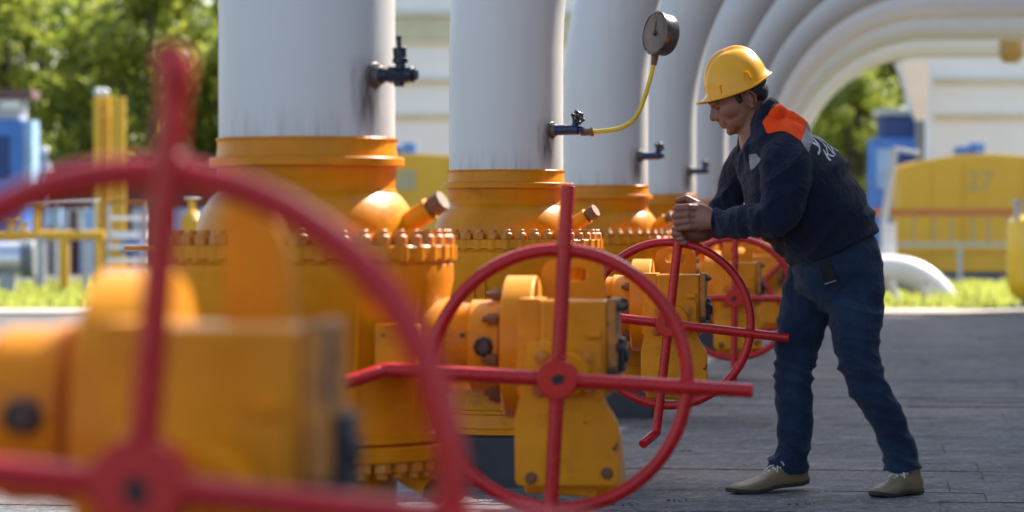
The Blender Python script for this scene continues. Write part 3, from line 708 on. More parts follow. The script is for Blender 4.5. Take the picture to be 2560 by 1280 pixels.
# yellow vessel at the right edge
Y = 38.0; r_ = root_at('gas_vessel', 2570, Y); p = P(2572, 640, Y); u = Y/FPX; Z = lambda py: P(0, py, Y).z
mb = MB(); mb.lathe([(.03,Z(752)),(.16,Z(746)),(.235,Z(728)),(.262,Z(700)),(.262,Z(570)),(.24,Z(552)),(.16,Z(541)),(.05,Z(538))], 40, Matrix.Translation((p.x, Y, 0))); mb.build('tank', YEL2, r_, off=r_.location)
mb = MB(); mb.cyl((p.x-.15,Y-.1,Z(548)),(p.x-.15,Y-.1,Z(505)),.045,n=16); mb.cyl((p.x-.15,Y-.1,Z(510)),(p.x-.15,Y-.1,Z(500)),.07,n=16); mb.build('valve_knob', GRY, r_, off=r_.location)
mb = MB(); mb.box(p.x-.20,p.x+.2,Y-.2,Y+.2,Z(778),Z(764)); mb.cyl((p.x,Y,Z(765)),(p.x,Y,Z(742)),.09,n=16); mb.cyl((p.x,Y,Z(778)),(p.x,Y,-.09),.12,n=16); mb.build('foot', GRD, r_, off=r_.location)
tag(r_, 'upright yellow gas vessel with rounded bottom, cut by the right edge of the view', 'vessel')

# --- left background
Y = 58; r_ = root_at('blue_cabinet', 20, Y)
mb = bx(MB(), -120, 300, 56, 705, Y, 1.2); mb.build('cabinet', BLU, r_, off=r_.location, bevel=.02)
mb = bx(MB(), 57, 300, 80, 470, Y+.1, .9); mb.build('side_panel', BLUL, r_, off=r_.location)
mb = bx(MB(), -110, 245, 50, 299.6, Y+.1, .9); mb.build('roof_box', GRY, r_, off=r_.location, bevel=.02)
mb = bx(MB(), -115, 225, 80, 244.6, Y, 1.0); mb.build('cap', paint('brown_cap', (.14,.07,.07), .6, .2, 3, bump=0), r_, off=r_.location, bevel=.01)
mb = bx(MB(), -60, 340, 24, 450, Y-.03, .028); mb.build('door', BLUD, r_, off=r_.location)
mb = bx(MB(), 2, 252, 48, 272, Y+.06, .03); mb.build('lamp_panel', WHM, r_, off=r_.location)
tag(r_, 'blue equipment cabinet with pale side panel at the left edge of the view', 'cabinet')
Y = 56; r_ = root_at('ladder_mast', 273, Y)
for px, wd_ in ((243, 9), (265, 8), (285, 7), (303, 9)):
    mb = bx(MB(), px-wd_, 242, px+wd_, 705, Y+(px % 3)*.1, .10); mb.build('upright', YEL, r_, off=r_.location)
for py in range(262, 700, 26):
    mb = bx(MB(), 240, py, 308, py+6, Y+.35, .03); mb.build('rung', YEL, r_, off=r_.location)
for px in (245, 262):
    mb = MB(); mb.ball(P(px, 231, Y), .075); mb.build('top_light', WHM, r_, off=r_.location)
tag(r_, 'tall yellow ladder mast in front of the trees', 'ladder mast')
Y = 60; r_ = root_at('vent_post', 113, Y)
mb = MB(); p = P(113, 372, Y); mb.cyl((p.x,Y,p.z),(p.x,Y,-.09),.04,n=12); mb.build('pole', GRY, r_, off=r_.location)
mb = MB(); mb.ball(P(112,376,Y), .08); mb.build('globe', WHM, r_, off=r_.location)
mb = MB(); mb.cyl(P(112,440,Y), P(114,405,Y), .16, .09, n=18); mb.build('shade', GRY, r_, off=r_.location)
mb = MB(); bx(mb, 88, 428, 134, 440, Y-.05, .2); mb.build('bracket', REDB, r_, off=r_.location)
tag(r_, 'slim grey vent post with a round globe, between blue cabinet and yellow ladder mast', 'post')
Y = 74; r_ = root_at('brick_shed', 330, Y)
mb = bx(MB(), 95, 425, 700, 712, Y, 4); mb.build('wall', BRN, r_, off=r_.location)
mb = MB(); a = P(85, 426, Y-.2); b = P(710, 426, Y-.2); mb.prism([(a.x,a.z),(b.x,a.z),(b.x-.3,a.z+.14),(a.x+.3,a.z+.14)], Y-.2, Y+4.2); mb.build('roof', paint('shed_roof', (.20,.07,.06), .7, .2, 2, bump=0), r_, off=r_.location)
for px in (130, 200, 330, 420, 500):
    mb = bx(MB(), px, 520, px+46, 690, Y-.04, .038); mb.build('door', GRY if px % 4 else BLUL, r_, off=r_.location)
tag(r_, 'low red-brown brick shed below the trees at left', 'shed')
# yellow piping: long horizontal manifold with risers
Y = 50; r_ = root_at('yellow_manifold', 120, Y)
mb = MB(); mb.cyl(P(-200,588,Y), P(262,588,Y), .075, n=20); mb.build('pipe', YEL, r_, off=r_.location)
for px in (-60, 30, 100, 160, 215, 245):
    p = P(px, 592, Y); mb = MB(); mb.cyl((p.x,Y,p.z),(p.x,Y,-.05),.05 if px % 4 else .08,n=14); mb.build('leg', YEL if px in (30,160,245) else GRY, r_, off=r_.location)
for px, h, c_ in ((25, 545, YEL), (92, 510, YEL), (200, 525, GRY), (60, 560, YEL)):
    p = P(px, 588, Y); mb = MB(); mb.cyl(p, (p.x,Y,P(0,h,Y).z), .05, n=14); mb.cyl((p.x,Y,P(0,h,Y).z), (p.x,Y,P(0,h-6,Y).z), .12, n=16); mb.build('riser', c_, r_, off=r_.location)
tag(r_, 'horizontal yellow manifold pipe on short legs beyond the grass', 'manifold')
Y = 53; r_ = root_at('walkway_rail', 150, Y)
mb = MB(); bx(mb, 40, 494, 242, 503, Y, .2); mb.build('rail', WHM, r_, off=r_.location)
for px in (46, 140, 236):
    mb = MB(); bx(mb, px-3, 503.4, px+3, 703, Y+.05, .06); mb.build('post', GRY, r_, off=r_.location)
mb = MB(); bx(mb, 118, 515, 150, 565, Y+.1, .2); mb.build('box', BLUL, r_, off=r_.location)
tag(r_, 'white walkway rail on grey posts with a small pale blue box', 'rail')
Y = 49; r_ = root_at('metal_steps', 320, Y)
for i, py in enumerate((540, 578, 612, 646, 680)):
    mb = MB(); bx(mb, 272-i*2, py, 370, py+(18 if i == 1 else 10), Y-.25*i, .3); mb.build('tread', WHM, r_, off=r_.location)
for px in (272, 366):
    mb = MB(); bx(mb, px-5, 508, px+3, 715, Y-.3, .05); mb.build('handrail_post', GRY, r_, off=r_.location)
mb = MB(); bx(mb, 268, 500, 370, 510, Y-.3, .06); mb.build('handrail', REDB, r_, off=r_.location)
mb = MB(); bx(mb, 300, 600, 352, 634, Y+.35, .4); mb.build('control_box', BLU, r_, off=r_.location)
tag(r_, 'grey metal steps with white treads and red handrail at left', 'steps')
Y = 44; r_ = root_at('small_yellow_valve', 480, Y)
mb = MB(); p = P(478, 560, Y); mb.lathe([(.12,-.05),(.12,p.z-.25),(.20,p.z-.22),(.20,p.z-.16),(.15,p.z-.12),(.17,p.z+.05),(.10,p.z+.16),(.05,p.z+.18),(.05,p.z+.36)], 28, Matrix.Translation((p.x, Y, 0))); mb.build('body', YEL, r_, off=r_.location)
mb = MB(); mb.torus((p.x, Y, p.z+.37), (0,0,1), .10, .018, 32, 8); mb.cyl((p.x-.1,Y,p.z+.37),(p.x+.1,Y,p.z+.37),.012,n=8); mb.build('handwheel', WHM, r_, off=r_.location)
mb = MB(); mb.cyl(P(478,600,Y), P(560,600,Y), .10, n=20); mb.build('outlet', YEL, r_, off=r_.location)
tag(r_, 'small yellow valve behind the flange of the largest orange valve', 'valve')
Y = 48; r_ = root_at('steel_pipe_end', 40, Y)
mb = MB(); mb.cyl(P(-180,648,Y), P(66,648,Y), .26, n=40); mb.build('pipe', paint('silver_pipe', (.72,.73,.76), .25, .06, 3, bump=0, metal=.6), r_, off=r_.location)
mb = MB(); mb.cyl(P(56,648,Y), P(88,648,Y), .285, n=40); mb.build('end_ring', GRD, r_, off=r_.location, bevel=.02)
p = P(20,660,Y); mb = MB(); mb.box(p.x-.1,p.x+.1,Y-.2,Y+.2,-.05,p.z-.15); mb.build('support', GRY, r_, off=r_.location)
tag(r_, 'silver horizontal pipe with dark end ring at the left edge', 'pipe')

# ------------------------------------------------------------------ trees
def leaf_mat(name, a, b):
    B = NB(name); n = B.noise(.55, detail=5); oi = B.n('ShaderNodeObjectInfo')
    cc = B.mix(B.ramp(n, .35, .65), a, b)
    hs = B.n('ShaderNodeHueSaturation'); mr = B.n('ShaderNodeMapRange'); B.l(oi.outputs['Random'], mr.inputs[0]); mr.inputs[3].default_value = .7; mr.inputs[4].default_value = 1.25
    B.l(mr.outputs[0], hs.inputs['Value']); B.l(cc, hs.inputs['Color'])
    B.l(hs.outputs[0], B.b.inputs['Base Color']); B.b.inputs['Roughness'].default_value = .5
    tr = B.n('ShaderNodeBsdfTranslucent'); B.l(hs.outputs[0], tr.inputs[0]); mx = B.n('ShaderNodeMixShader'); mx.inputs[0].default_value = .6
    B.l(B.b.outputs[0], mx.inputs[1]); B.l(tr.outputs[0], mx.inputs[2]); B.l(mx.outputs[0], B.nt.nodes['Material Output'].inputs[0]); return B.m
LEAF = leaf_mat('leaves', (.13,.20,.035), (.46,.48,.065))
BARK = paint('bark', (.07,.05,.04), .9, .3, 6, bump=.5, bscale=20)
def crown_mesh(seed, W, Hh, N=11000):
    rnd = random.Random(seed); cl = []
    for i in range(85):
        t = rnd.random(); z = .8 + Hh*t; rr = W*math.sin(PI*min(1, (t*.86+.16)))**.7
        a = rnd.random()*2*PI; q = rr*math.sqrt(rnd.uniform(.12, 1)); cl.append((Vector((q*math.cos(a), q*math.sin(a), z)), rnd.uniform(.45, 1.05)))
    mb = MB(); per = N // len(cl)
    for c, s_ in cl:
        for k in range(per):
            d = Vector((rnd.gauss(0,1), rnd.gauss(0,1), rnd.gauss(0,.75))); d.normalize()
            p = c + d * s_ * rnd.uniform(.55, 1.0) + Vector((0,0,-.05))
            n = (d + Vector((rnd.uniform(-.8,.8), rnd.uniform(-.8,.8), rnd.uniform(-.3,.9)))).normalized(); a = n.orthogonal().normalized(); b = n.cross(a)
            q = rnd.random()*6.28; a, b = a*math.cos(q)+b*math.sin(q), b*math.cos(q)-a*math.sin(q); L = rnd.uniform(.10, .19)
            mb.add([p-a*L, p+b*L*.55, p+a*L, p-b*L*.55], [(0,1,2,3)])
    return mb, cl
def make_tree(seed, W, Hh):
    r_ = empty('broadleaf_tree', (0,0,0)); mb, cl = crown_mesh(seed, W, Hh)
    rnd = random.Random(seed)
    mb.build('crown', LEAF, r_, smooth=0)
    mb = MB(); tp = [Vector((.1*noise.noise(Vector((seed, z, 0)))*z, .1*noise.noise(Vector((seed, 0, z)))*z, z)) for z in [i*Hh/8 for i in range(9)]]
    mb.tube(tp, [.26*(1-i/10) for i in range(9)], 12)
    for c, s_ in cl[::5]:
        b = tp[max(1, min(7, int(c.z/Hh*6)))]; mb.tube([b, (b+c)/2+Vector((0,0,.2)), c], [.07,.045,.02], 7)
    mb.build('trunk', BARK, r_)
    return r_
TA = make_tree(1, 3.1, 9.2); TB_ = make_tree(2, 2.7, 8.0); TC = make_tree(3, 3.4, 7.0)
spots = []
rnd = random.Random(9)
for i in range(12): spots.append((-21.0 + i*4.1 + rnd.uniform(-.5,.5), 92 + rnd.uniform(-2,2), i % 3, 1.2))
for i in range(7): spots.append((-18.6 + i*3.1 + rnd.uniform(-.4,.4), 82 + rnd.uniform(-2.5,1), (i+1) % 3, rnd.uniform(.75,1.0)))
spots += [(-27,96,0,1.1), (-33,90,1,1.2), (28,98,2,1.2), (8.6, 80, 2, .62), (11.2, 84, 0, .8), (6.6, 83, 1, .8), (14.5, 86, 1, .9)]
order = sorted(range(len(spots)), key=lambda i: (spots[i][1] > 88, spots[i][0]))
prot = [TA, TB_, TC]; used = set()
ordw = ['leftmost','second','third','fourth','fifth','sixth','seventh','eighth','ninth','tenth','eleventh','twelfth','thirteenth','fourteenth','fifteenth']
cf = cb = 0
for i in order:
    x, y, k, s_ = spots[i]
    if k in used: o = copy_tree(prot[k])
    else: o = prot[k]; used.add(k)
    o.location = (x, y, -.1); o.rotation_euler = (0, 0, rnd.random()*6.28); o.scale = (s_, s_, s_*rnd.uniform(.92,1.08))
    if y < 88:
        lab = '%s tree from the left in the front row, sunlit yellow-green leaves' % ordw[cf]; cf += 1
        if x > 5: lab = '%s tree in the front row, seen below the arching pipes' % ordw[cf-1]
    else: lab = '%s tree from the left in the taller back row' % ordw[cb]; cb += 1
    tag(o, lab, 'tree', 'trees behind the gas station')

# ------------------------------------------------------------------ the man
YM = 11.65
MOFF = Vector((P(2080, 600, YM).x, YM, 0))
U = YM / FPX                                    # metres per photograph pixel at the man
def M(px, py, off=0.0):
    p = P(px, py, YM); return Vector((p.x, YM + off, p.z)) - MOFF
man = empty('person', MOFF)
def ring_loft(mb, secs, n=36, dens=4):
    """secs: (px, py, off, half width in the picture px, half depth px); limbs as one lofted skin, Catmull-Rom between sections"""
    C = [M(s[0], s[1], s[2]) for s in secs]; A = [s[3]*U for s in secs]; Bq = [s[4]*U for s in secs]
    def cr(L, i, t):
        p0 = L[max(i-1,0)]; p1 = L[i]; p2 = L[min(i+1,len(L)-1)]; p3 = L[min(i+2,len(L)-1)]
        return p1*1.0 + (p2-p0)*(.5*t) + (p0*2 - p1*5 + p2*4 - p3)*(.5*t*t) + (p1*3 - p0 - p2*3 + p3)*(.5*t*t*t)
    cs, aa, bb = [], [], []
    for i in range(len(C)-1):
        for k in range(dens): cs.append(cr(C,i,k/dens)); aa.append(cr(A,i,k/dens)); bb.append(cr(Bq,i,k/dens))
    cs.append(C[-1]); aa.append(A[-1]); bb.append(Bq[-1])
    v = []; f = []; m = len(cs)
    for i in range(m):
        t = (cs[min(i+1,m-1)] - cs[max(i-1,0)]).normalized()
        n1 = t.cross(Vector((0,1,0))).normalized(); n2 = t.cross(n1).normalized()
        for k in range(n):
            q = 2*PI*k/n; v.append(cs[i] + n1*(aa[i]*math.cos(q)) + n2*(bb[i]*math.sin(q)))
    for i in range(m-1):
        for k in range(n):
            j = (k+1) % n; f.append((i*n+k, i*n+j, (i+1)*n+j, (i+1)*n+k))
    f.append(tuple(range(n-1,-1,-1))); f.append(tuple(range((m-1)*n, m*n)))
    mb.add(v, f)
def remesh(mb, name, voxel, smooth=4, fac=.5, parent=None, mats=(), disp=None):
    import bmesh
    me = mb.mesh('tmp'); bm = bmesh.new(); bm.from_mesh(me); bmesh.ops.recalc_face_normals(bm, faces=bm.faces[:]); bm.to_mesh(me); bm.free()
    o = bpy.data.objects.new(name, me); col.objects.link(o)
    r_ = o.modifiers.new('r', 'REMESH'); r_.mode = 'VOXEL'; r_.voxel_size = voxel
    if smooth: s_ = o.modifiers.new('s', 'SMOOTH'); s_.factor = fac; s_.iterations = smooth
    dg = bpy.context.evaluated_depsgraph_get(); bpy.context.view_layer.update(); dg = bpy.context.evaluated_depsgraph_get()
    m2 = bpy.data.meshes.new_from_object(o.evaluated_get(dg)); o.modifiers.clear(); o.data = m2; bpy.data.meshes.remove(me)
    if disp:
        nrm = [v.normal.copy() for v in m2.vertices]
        for v, n_ in zip(m2.vertices, nrm): v.co += n_ * disp(v.co)
    m2.update(); m2.shade_smooth(); m2.materials.clear()
    for m in mats: m2.materials.append(m)
    if parent: o.parent = parent
    return o
def px_of(v):
    """photo pixel of a point in the man's frame"""
    w_ = v + MOFF; d = w_ - Vector((0,0,CAMH)); f_ = d.y*CP - d.z*SP; u_ = d.y*SP + d.z*CP
    return (1280 + FPX*d.x/f_, 640 - FPX*u_/f_)
def px_flat(v):
    return (1280 + (v.x+MOFF.x)/U, 640 - (FPX*((YM)*SP + (v.z-CAMH)*CP)/((YM)*CP - (v.z-CAMH)*SP)))
# materials
B = NB('skin'); n = B.noise(28, detail=6); n2 = B.noise(7, detail=4)
c = B.mix(B.ramp(n2, .35, .65), (.18,.066,.040), (.26,.105,.066)); c = B.mix(B.ramp(n, .58, .75), c, (.20,.06,.036))
B.l(c, B.b.inputs['Base Color']); B.b.inputs['Roughness'].default_value = .46; B.b.inputs['Subsurface Weight'].default_value = .15; B.b.inputs['Subsurface Radius'].default_value = (.012,.005,.003); B.b.inputs['Subsurface Scale'].default_value = .6
B.bump(B.noise(220, detail=4), .35, .002); SKIN = B.m
def cloth(name, a, b, sc, rough=.85, weave=700, fuzz=.3, bumpn=18):
    B = NB(name); n = B.noise(sc, detail=7, rough=.65); B.l(B.mix(B.ramp(n, .3, .72), a, b), B.b.inputs['Base Color']); B.b.inputs['Roughness'].default_value = rough
    B.b.inputs['Sheen Weight'].default_value = fuzz; B.b.inputs['Sheen Roughness'].default_value = .4; B.b.inputs['Specular IOR Level'].default_value = .25
    x = B.n('ShaderNodeMath', operation='MULTIPLY_ADD'); B.l(B.noise(weave, detail=2), x.inputs[0]); x.inputs[1].default_value = .12; B.l(B.noise(bumpn, detail=5, rough=.55, dist=.6), x.inputs[2])
    B.bump(x.outputs[0], .9, .022); return B.m
JACK = cloth('navy_jacket_cloth', (.0028,.0050,.019), (.0060,.0105,.036), 9, fuzz=.12)
ORNG = cloth('orange_reflective_cloth', (.96,.062,.004), (1.0,.085,.007), 12, .9, fuzz=.0)
GRYC = cloth('grey_reflective_tape', (.19,.19,.22), (.26,.26,.29), 12, .5)
DENIM = cloth('dark_blue_denim', (.0045,.0115,.034), (.018,.040,.088), 5, weave=500, fuzz=.12, bumpn=14)
SHIRT = cloth('white_shirt_cloth', (.65,.66,.7), (.75,.75,.78), 10)
BELTM = cloth('black_webbing', (.006,.006,.008), (.012,.012,.014), 20, .6)
HAIR = paint('dark_hair', (.012,.009,.008), .55, .4, 60, bump=.9, bscale=160)
SHOEM = paint('tan_leather', (.20,.145,.075), .5, .15, 14, bump=.5, bscale=90, dirt=((.08,.06,.04), 16, .6, .5))
SOLEM = paint('dark_sole', (.03,.025,.022), .7, .2, 20, bump=.3)
LACEM = paint('white_lace', (.62,.62,.62), .8, .1, 40, bump=.5, bscale=200)
B = NB('yellow_helmet_plastic'); n = B.noise(8, detail=6)
c = B.mix(B.ramp(n, .35, .7), (.80,.33,.003), (.86,.38,.005)); n = B.noise(60, detail=5); c = B.mix(B.ramp(n, .70, .74), c, (.35,.14,.02))
B.l(c, B.b.inputs['Base Color']); B.b.inputs['Roughness'].default_value = .30; B.b.inputs['Coat Weight'].default_value = .15; B.b.inputs['Coat Roughness'].default_value = .10; B.b.inputs['Specular IOR Level'].default_value = .35
B.b.inputs['Subsurface Weight'].default_value = .05; B.bump(B.noise(30, detail=3), .12, .003); HELM = B.m

# ---- body (head, neck, trunk, arms, hands, legs) as one continuous surface
HO = (1866, 232); HP = R(27)
FW = (-math.cos(HP), math.sin(HP)); UPV = (-math.sin(HP), -math.cos(HP))
def H(f, u, lat=0.0):
    """head frame in px: f towards the face, u towards the crown, lat sideways (negative: towards the camera)"""
    return M(HO[0] + FW[0]*f + UPV[0]*u, HO[1] + FW[1]*f + UPV[1]*u, lat*U)
hx = (H(1,0)-H(0,0)).normalized(); hz = (H(0,1)-H(0,0)).normalized(); hy = Vector((0,1,0))
HM = Matrix((hx, hy, hz)).transposed()
mb = MB()
# skull
mb.ball(H(16, 36), 68*U, 54*U, 70*U, 36, 24, HM)
# face and jaw slices: u, front, back, half width
sl = [(60,76,-44,46),(30,87,-54,52),(16,90,-55,53),(6,90,-56,53),(-4,85,-54,52),(-14,84,-50,51),(-26,86,-42,49),(-38,87,-34,46),(-50,87,-16,43),(-60,86,4,37),(-69,83,24,29),(-77,76,38,18),(-81,68,46,8)]
v = []; f = []; nn = 40
for (u_, fr, bk, hw_) in sl:
    cx, rx = (fr+bk)/2, (fr-bk)/2
    for k in range(nn):
        q = 2*PI*k/nn; c_, s_ = math.cos(q), math.sin(q)
        ex = math.copysign(abs(c_)**.85, c_); ey = math.copysign(abs(s_)**.9, s_)
        v.append(H(cx+rx*ex, u_, hw_*ey*(1-.16*max(0, c_))))
for i in range(len(sl)-1):
    for k in range(nn): j = (k+1)%nn; f.append((i*nn+k, i*nn+j, (i+1)*nn+j, (i+1)*nn+k))
f.append(tuple(range(nn))); f.append(tuple(range(len(sl)*nn-1, (len(sl)-1)*nn-1, -1))); mb.add(v, f)
# brow ridge, nose, lips, chin, cheekbones, ears
mb.tube([H(80,13,-32),H(89,14,-18),H(91,11,-5),H(91,11,5),H(89,14,18),H(80,13,32)], [6*U,7*U,6*U,6*U,7*U,6*U], 12)
mb.tube([H(86,10),H(93,0),H(100,-10),H(104,-17)], [5*U,6*U,7.5*U,8*U], 14); mb.tube([H(82,8),H(87,-8),H(90,-22),H(87,-34)], [8*U,11*U,13*U,9*U], 14); mb.tube([H(84,-24,-10),H(82,-36,-12),H(82,-50,-8)], [9*U,9*U,8*U], 12); mb.tube([H(84,-24,10),H(82,-36,12),H(82,-50,8)], [9*U,9*U,8*U], 12)
mb.ball(H(101,-20), 10*U, 9*U, 7*U, 16, 10, HM); mb.ball(H(94,-23,-9), 8*U, 6*U, 6*U, 14, 8, HM); mb.ball(H(94,-23,9), 8*U, 6*U, 6*U, 14, 8, HM)
mb.tube([H(84,-42,-15),H(91,-40,-6),H(93,-40,0),H(91,-40,6),H(84,-42,15)], [3*U,4*U,4.2*U,4*U,3*U], 10)
mb.tube([H(82,-49,-13),H(89,-50,-5),H(90,-50,0),H(89,-50,5),H(82,-49,13)], [3*U,4.6*U,4.8*U,4.6*U,3*U], 10)
mb.ball(H(78,-68), 12*U, 15*U, 11*U, 18, 10, HM)
for s_ in (-1, 1):
    mb.ball(H(50,-16,35*s_), 34*U, 14*U, 26*U, 18, 10, HM)                    # cheekbone
    mb.ball(H(76,1.5,20*s_), 8.5*U, 10*U, 7.5*U, 16, 10, HM)                   # eyeball under the lid
    mb.tube([H(84,4,12*s_),H(84.5,5,20*s_),H(80,3,29*s_)], [2.6*U]*3, 8)      # upper lid
    mb.ball(H(44,-48,26*s_), 34*U, 14*U, 26*U, 18, 10, HM)                    # jaw muscle
    e = []                                                                 # ear
    for k in range(17):
        a = R(215 - k*19); e.append(H(3 - 12*math.cos(a)*-1 if False else 3 + 12.5*math.cos(a)*1.0 - (0 if math.sin(a) < 0 else 2), -19 + (20*math.sin(a) if math.sin(a) > 0 else 19*math.sin(a)), (56+5*max(0,-math.cos(a)))*s_))
    mb.tube(e, [3.1*U]*17, 8); mb.ball(H(3,-18,53.5*s_), 10*U, 3.5*U, 16*U, 16, 10, HM); mb.ball(H(8,-37,55*s_), 5*U, 4*U, 6*U, 12, 8, HM); mb.ball(H(13,-18,55*s_), 3.5*U, 3.5*U, 6*U, 12, 8, HM)
# neck and hidden trunk
ring_loft(mb, [(1858,262,0,50,44),(1872,286,0,46,42),(1886,310,0,46,44),(1905,345,0,62,80),(1945,400,0,80,120),(2000,480,0,95,115),(2050,560,0,95,105),(2085,630,0,88,105),(2090,690,0,80,90),(2080,740,0,64,80)])
# hidden limbs
ring_loft(mb, [(2050,740,.06,40,42),(2005,830,.10,44,46),(1988,930,.10,36,38),(1990,1020,.10,36,38),(1985,1110,.10,27,29),(1978,1172,.12,24,26)])
ring_loft(mb, [(2110,740,-.06,40,42),(2130,830,-.10,46,46),(2155,935,-.10,38,38),(2200,1020,-.09,36,36),(2238,1110,-.07,27,28),(2252,1172,-.06,24,26)])
ring_loft(mb, [(1955,385,-.13,40,40),(1955,450,-.19,38,38),(1943,508,-.205,30,30),(1922,546,-.20,24,24),(1880,553,-.17,24,24),(1830,552,-.11,23,22),(1795,552,-.07,22,20),(1772,550,-.052,22,17)])
ring_loft(mb, [(1915,385,.14,40,40),(1868,430,.18,30,30),(1838,480,.19,24,24),(1814,528,.14,20,20),(1790,568,.085,19,18),(1768,580,.055,20,17)])
# near (left) hand gripping the upright spoke: back of the hand to the camera, fingers wrapped round the far side of the spoke
def HT(L, r): mb.tube([M(a, b, c) for a, b, c in L], [x*U for x in r], 12)
for (ys, r_) in (((519,520,522),9.6),((537,539,540),9.6),((553,556,557),9.0),((567,570,571),8.0)):
    a, b, c_ = ys; k = {519:0,537:1,553:2,567:3}[a]
    xk = (1719,1716,1718,1723)[k]; xp = (1691,1687,1690,1696)[k]
    HT([(1752,a+4-k*2,-.046),(xk,a,-.052),(xp+7,b,-.047)], [r_*1.05,r_*1.12,r_])
    HT([(xp+7,b,-.047),(xp,b+.5,-.034),(xp-1,b+1,-.016)], [r_,r_*1.04,r_*.92])
    HT([(xp-1,b+1,-.016),(xp+4,c_,.004),(xp+14,c_,.016)], [r_*.92,r_*.88,r_*.8])
    mb.ball(M(xk, a, -.054), r_*1.12*U, n=14, m=8)
ring_loft(mb, [(1716,543,-.036,33,10),(1735,542,-.040,35,14),(1758,545,-.046,32,17),(1778,549,-.055,25,17)])
HT([(1762,526,-.030),(1742,512,-.022),(1722,500,-.016)], [14,12,10]); HT([(1722,500,-.016),(1714,496,-.014),(1702,500,-.012)], [10,9.5,8.5]); HT([(1702,500,-.012),(1692,502,-.010)], [8.5,7.2])
mb.ball(M(1745,520,-.028), 15*U, 12*U, 14*U, 14, 8)
# far (right) hand lower on the spoke, seen below the near one
for (y_, r_, xk, xp) in ((572,8.8,1715,1687),(585,8.8,1716,1686),(597,8.0,1722,1692),(607,7.0,1728,1700)):
    HT([(1748,y_-6,.048),(xk,y_-2,.052),(xp+6,y_-1,.040)], [r_,r_*1.1,r_]); HT([(xp+6,y_-1,.040),(xp,y_,.022),(xp,y_,.004)], [r_,r_,r_*.9]); HT([(xp,y_,.004),(xp+5,y_,-.012),(xp+14,y_,-.019)], [r_*.9,r_*.85,r_*.78])
ring_loft(mb, [(1716,583,.045,22,9),(1738,582,.048,24,14),(1760,582,.052,22,16),(1775,579,.06,20,16)])
HT([(1756,566,.03),(1735,558,.02),(1718,560,.012)], [11,9.5,8]); HT([(1718,560,.012),(1700,563,.006)], [8,7])
body = remesh(mb, 'body', .0030, 3, .5, man, (SKIN,))

import bmesh
bm = bmesh.new(); bm.from_mesh(body.data)
hv = []
for v_ in bm.verts:
    a_, b_ = px_flat(v_.co); f_ = (a_-HO[0])*FW[0]+(b_-HO[1])*FW[1]; u_ = (a_-HO[0])*UPV[0]+(b_-HO[1])*UPV[1]
    if b_ < 345 and a_ < 1900 and 14 < f_ < 82 and abs(v_.co.y) < .075: hv.append(v_)
for _ in range(9): bmesh.ops.smooth_vert(bm, verts=hv, factor=.5, use_axis_x=True, use_axis_y=True, use_axis_z=True)
bm.to_mesh(body.data); bm.free(); body.data.shade_smooth()
# eyes: lashes and brow as thin dark pieces
mb = MB()
for s_ in (-1, 1): mb.tube([H(85,-1,12*s_),H(86.3,-1.5,19*s_),H(82,-1,28*s_)], [1.3*U]*3, 6)
lash = mb.build('eyelashes', HAIR, man)
mb = MB()
for s_ in (-1, 1): mb.tube([H(93,17,8*s_),H(93,19,18*s_),H(86,19,29*s_),H(74,16,38*s_)], [2.0*U,2.8*U,2.4*U,1.2*U], 8)
mb.build('eyebrows', HAIR, man)
# mouth line
B = NB('lips'); B.b.inputs['Base Color'].default_value = (.25,.07,.055,1); B.b.inputs['Roughness'].default_value = .5
mb = MB(); mb.tube([H(82,-45.5,-14),H(91.5,-45,-6),H(94,-45,0),H(91.5,-45,6),H(82,-45.5,14)], [1.2*U,2.4*U,2.8*U,2.4*U,1.2*U], 8); mb.build('lips', B.m, man)
# hair: cropped cap over the skull, sideburns and nape
mb = MB(); mb.ball(H(12,34), 68*U, 57.5*U, 71*U, 48, 36, HM); mb.ball(H(-8,2), 50*U, 57*U, 48*U, 40, 30, HM); mb.ball(H(22,26), 50*U, 57*U, 44*U, 40, 30, HM)
for s_ in (-1, 1): mb.tube([H(28,34,50*s_),H(28,10,50.5*s_),H(27,-14,50*s_)], [10*U,9*U,7*U], 10)
hair = remesh(mb, 'hair', .004, 2, .5, man, (HAIR,), disp=lambda p: .0015*noise.noise(p*140))
import bmesh
bm = bmesh.new(); bm.from_mesh(hair.data)
def hfu(p):
    a, b = px_flat(p); a -= HO[0]; b -= HO[1]; return a*FW[0]+b*FW[1], a*UPV[0]+b*UPV[1]
kill = []
for fc_ in bm.faces:
    f_, u_ = hfu(fc_.calc_center_median()); nz = 2*noise.noise(fc_.calc_center_median()*120)
    lim = 26 if f_ > 44 else (7 if f_ > 35 else (-16 if f_ > 18 else (2 if f_ > -12 else -46)))
    if u_ < lim + nz: kill.append(fc_)
bmesh.ops.delete(bm, geom=kill, context='FACES'); bm.to_mesh(hair.data); bm.free()
so = hair.modifiers.new('t', 'SOLIDIFY'); so.thickness = .006; so.offset = -1

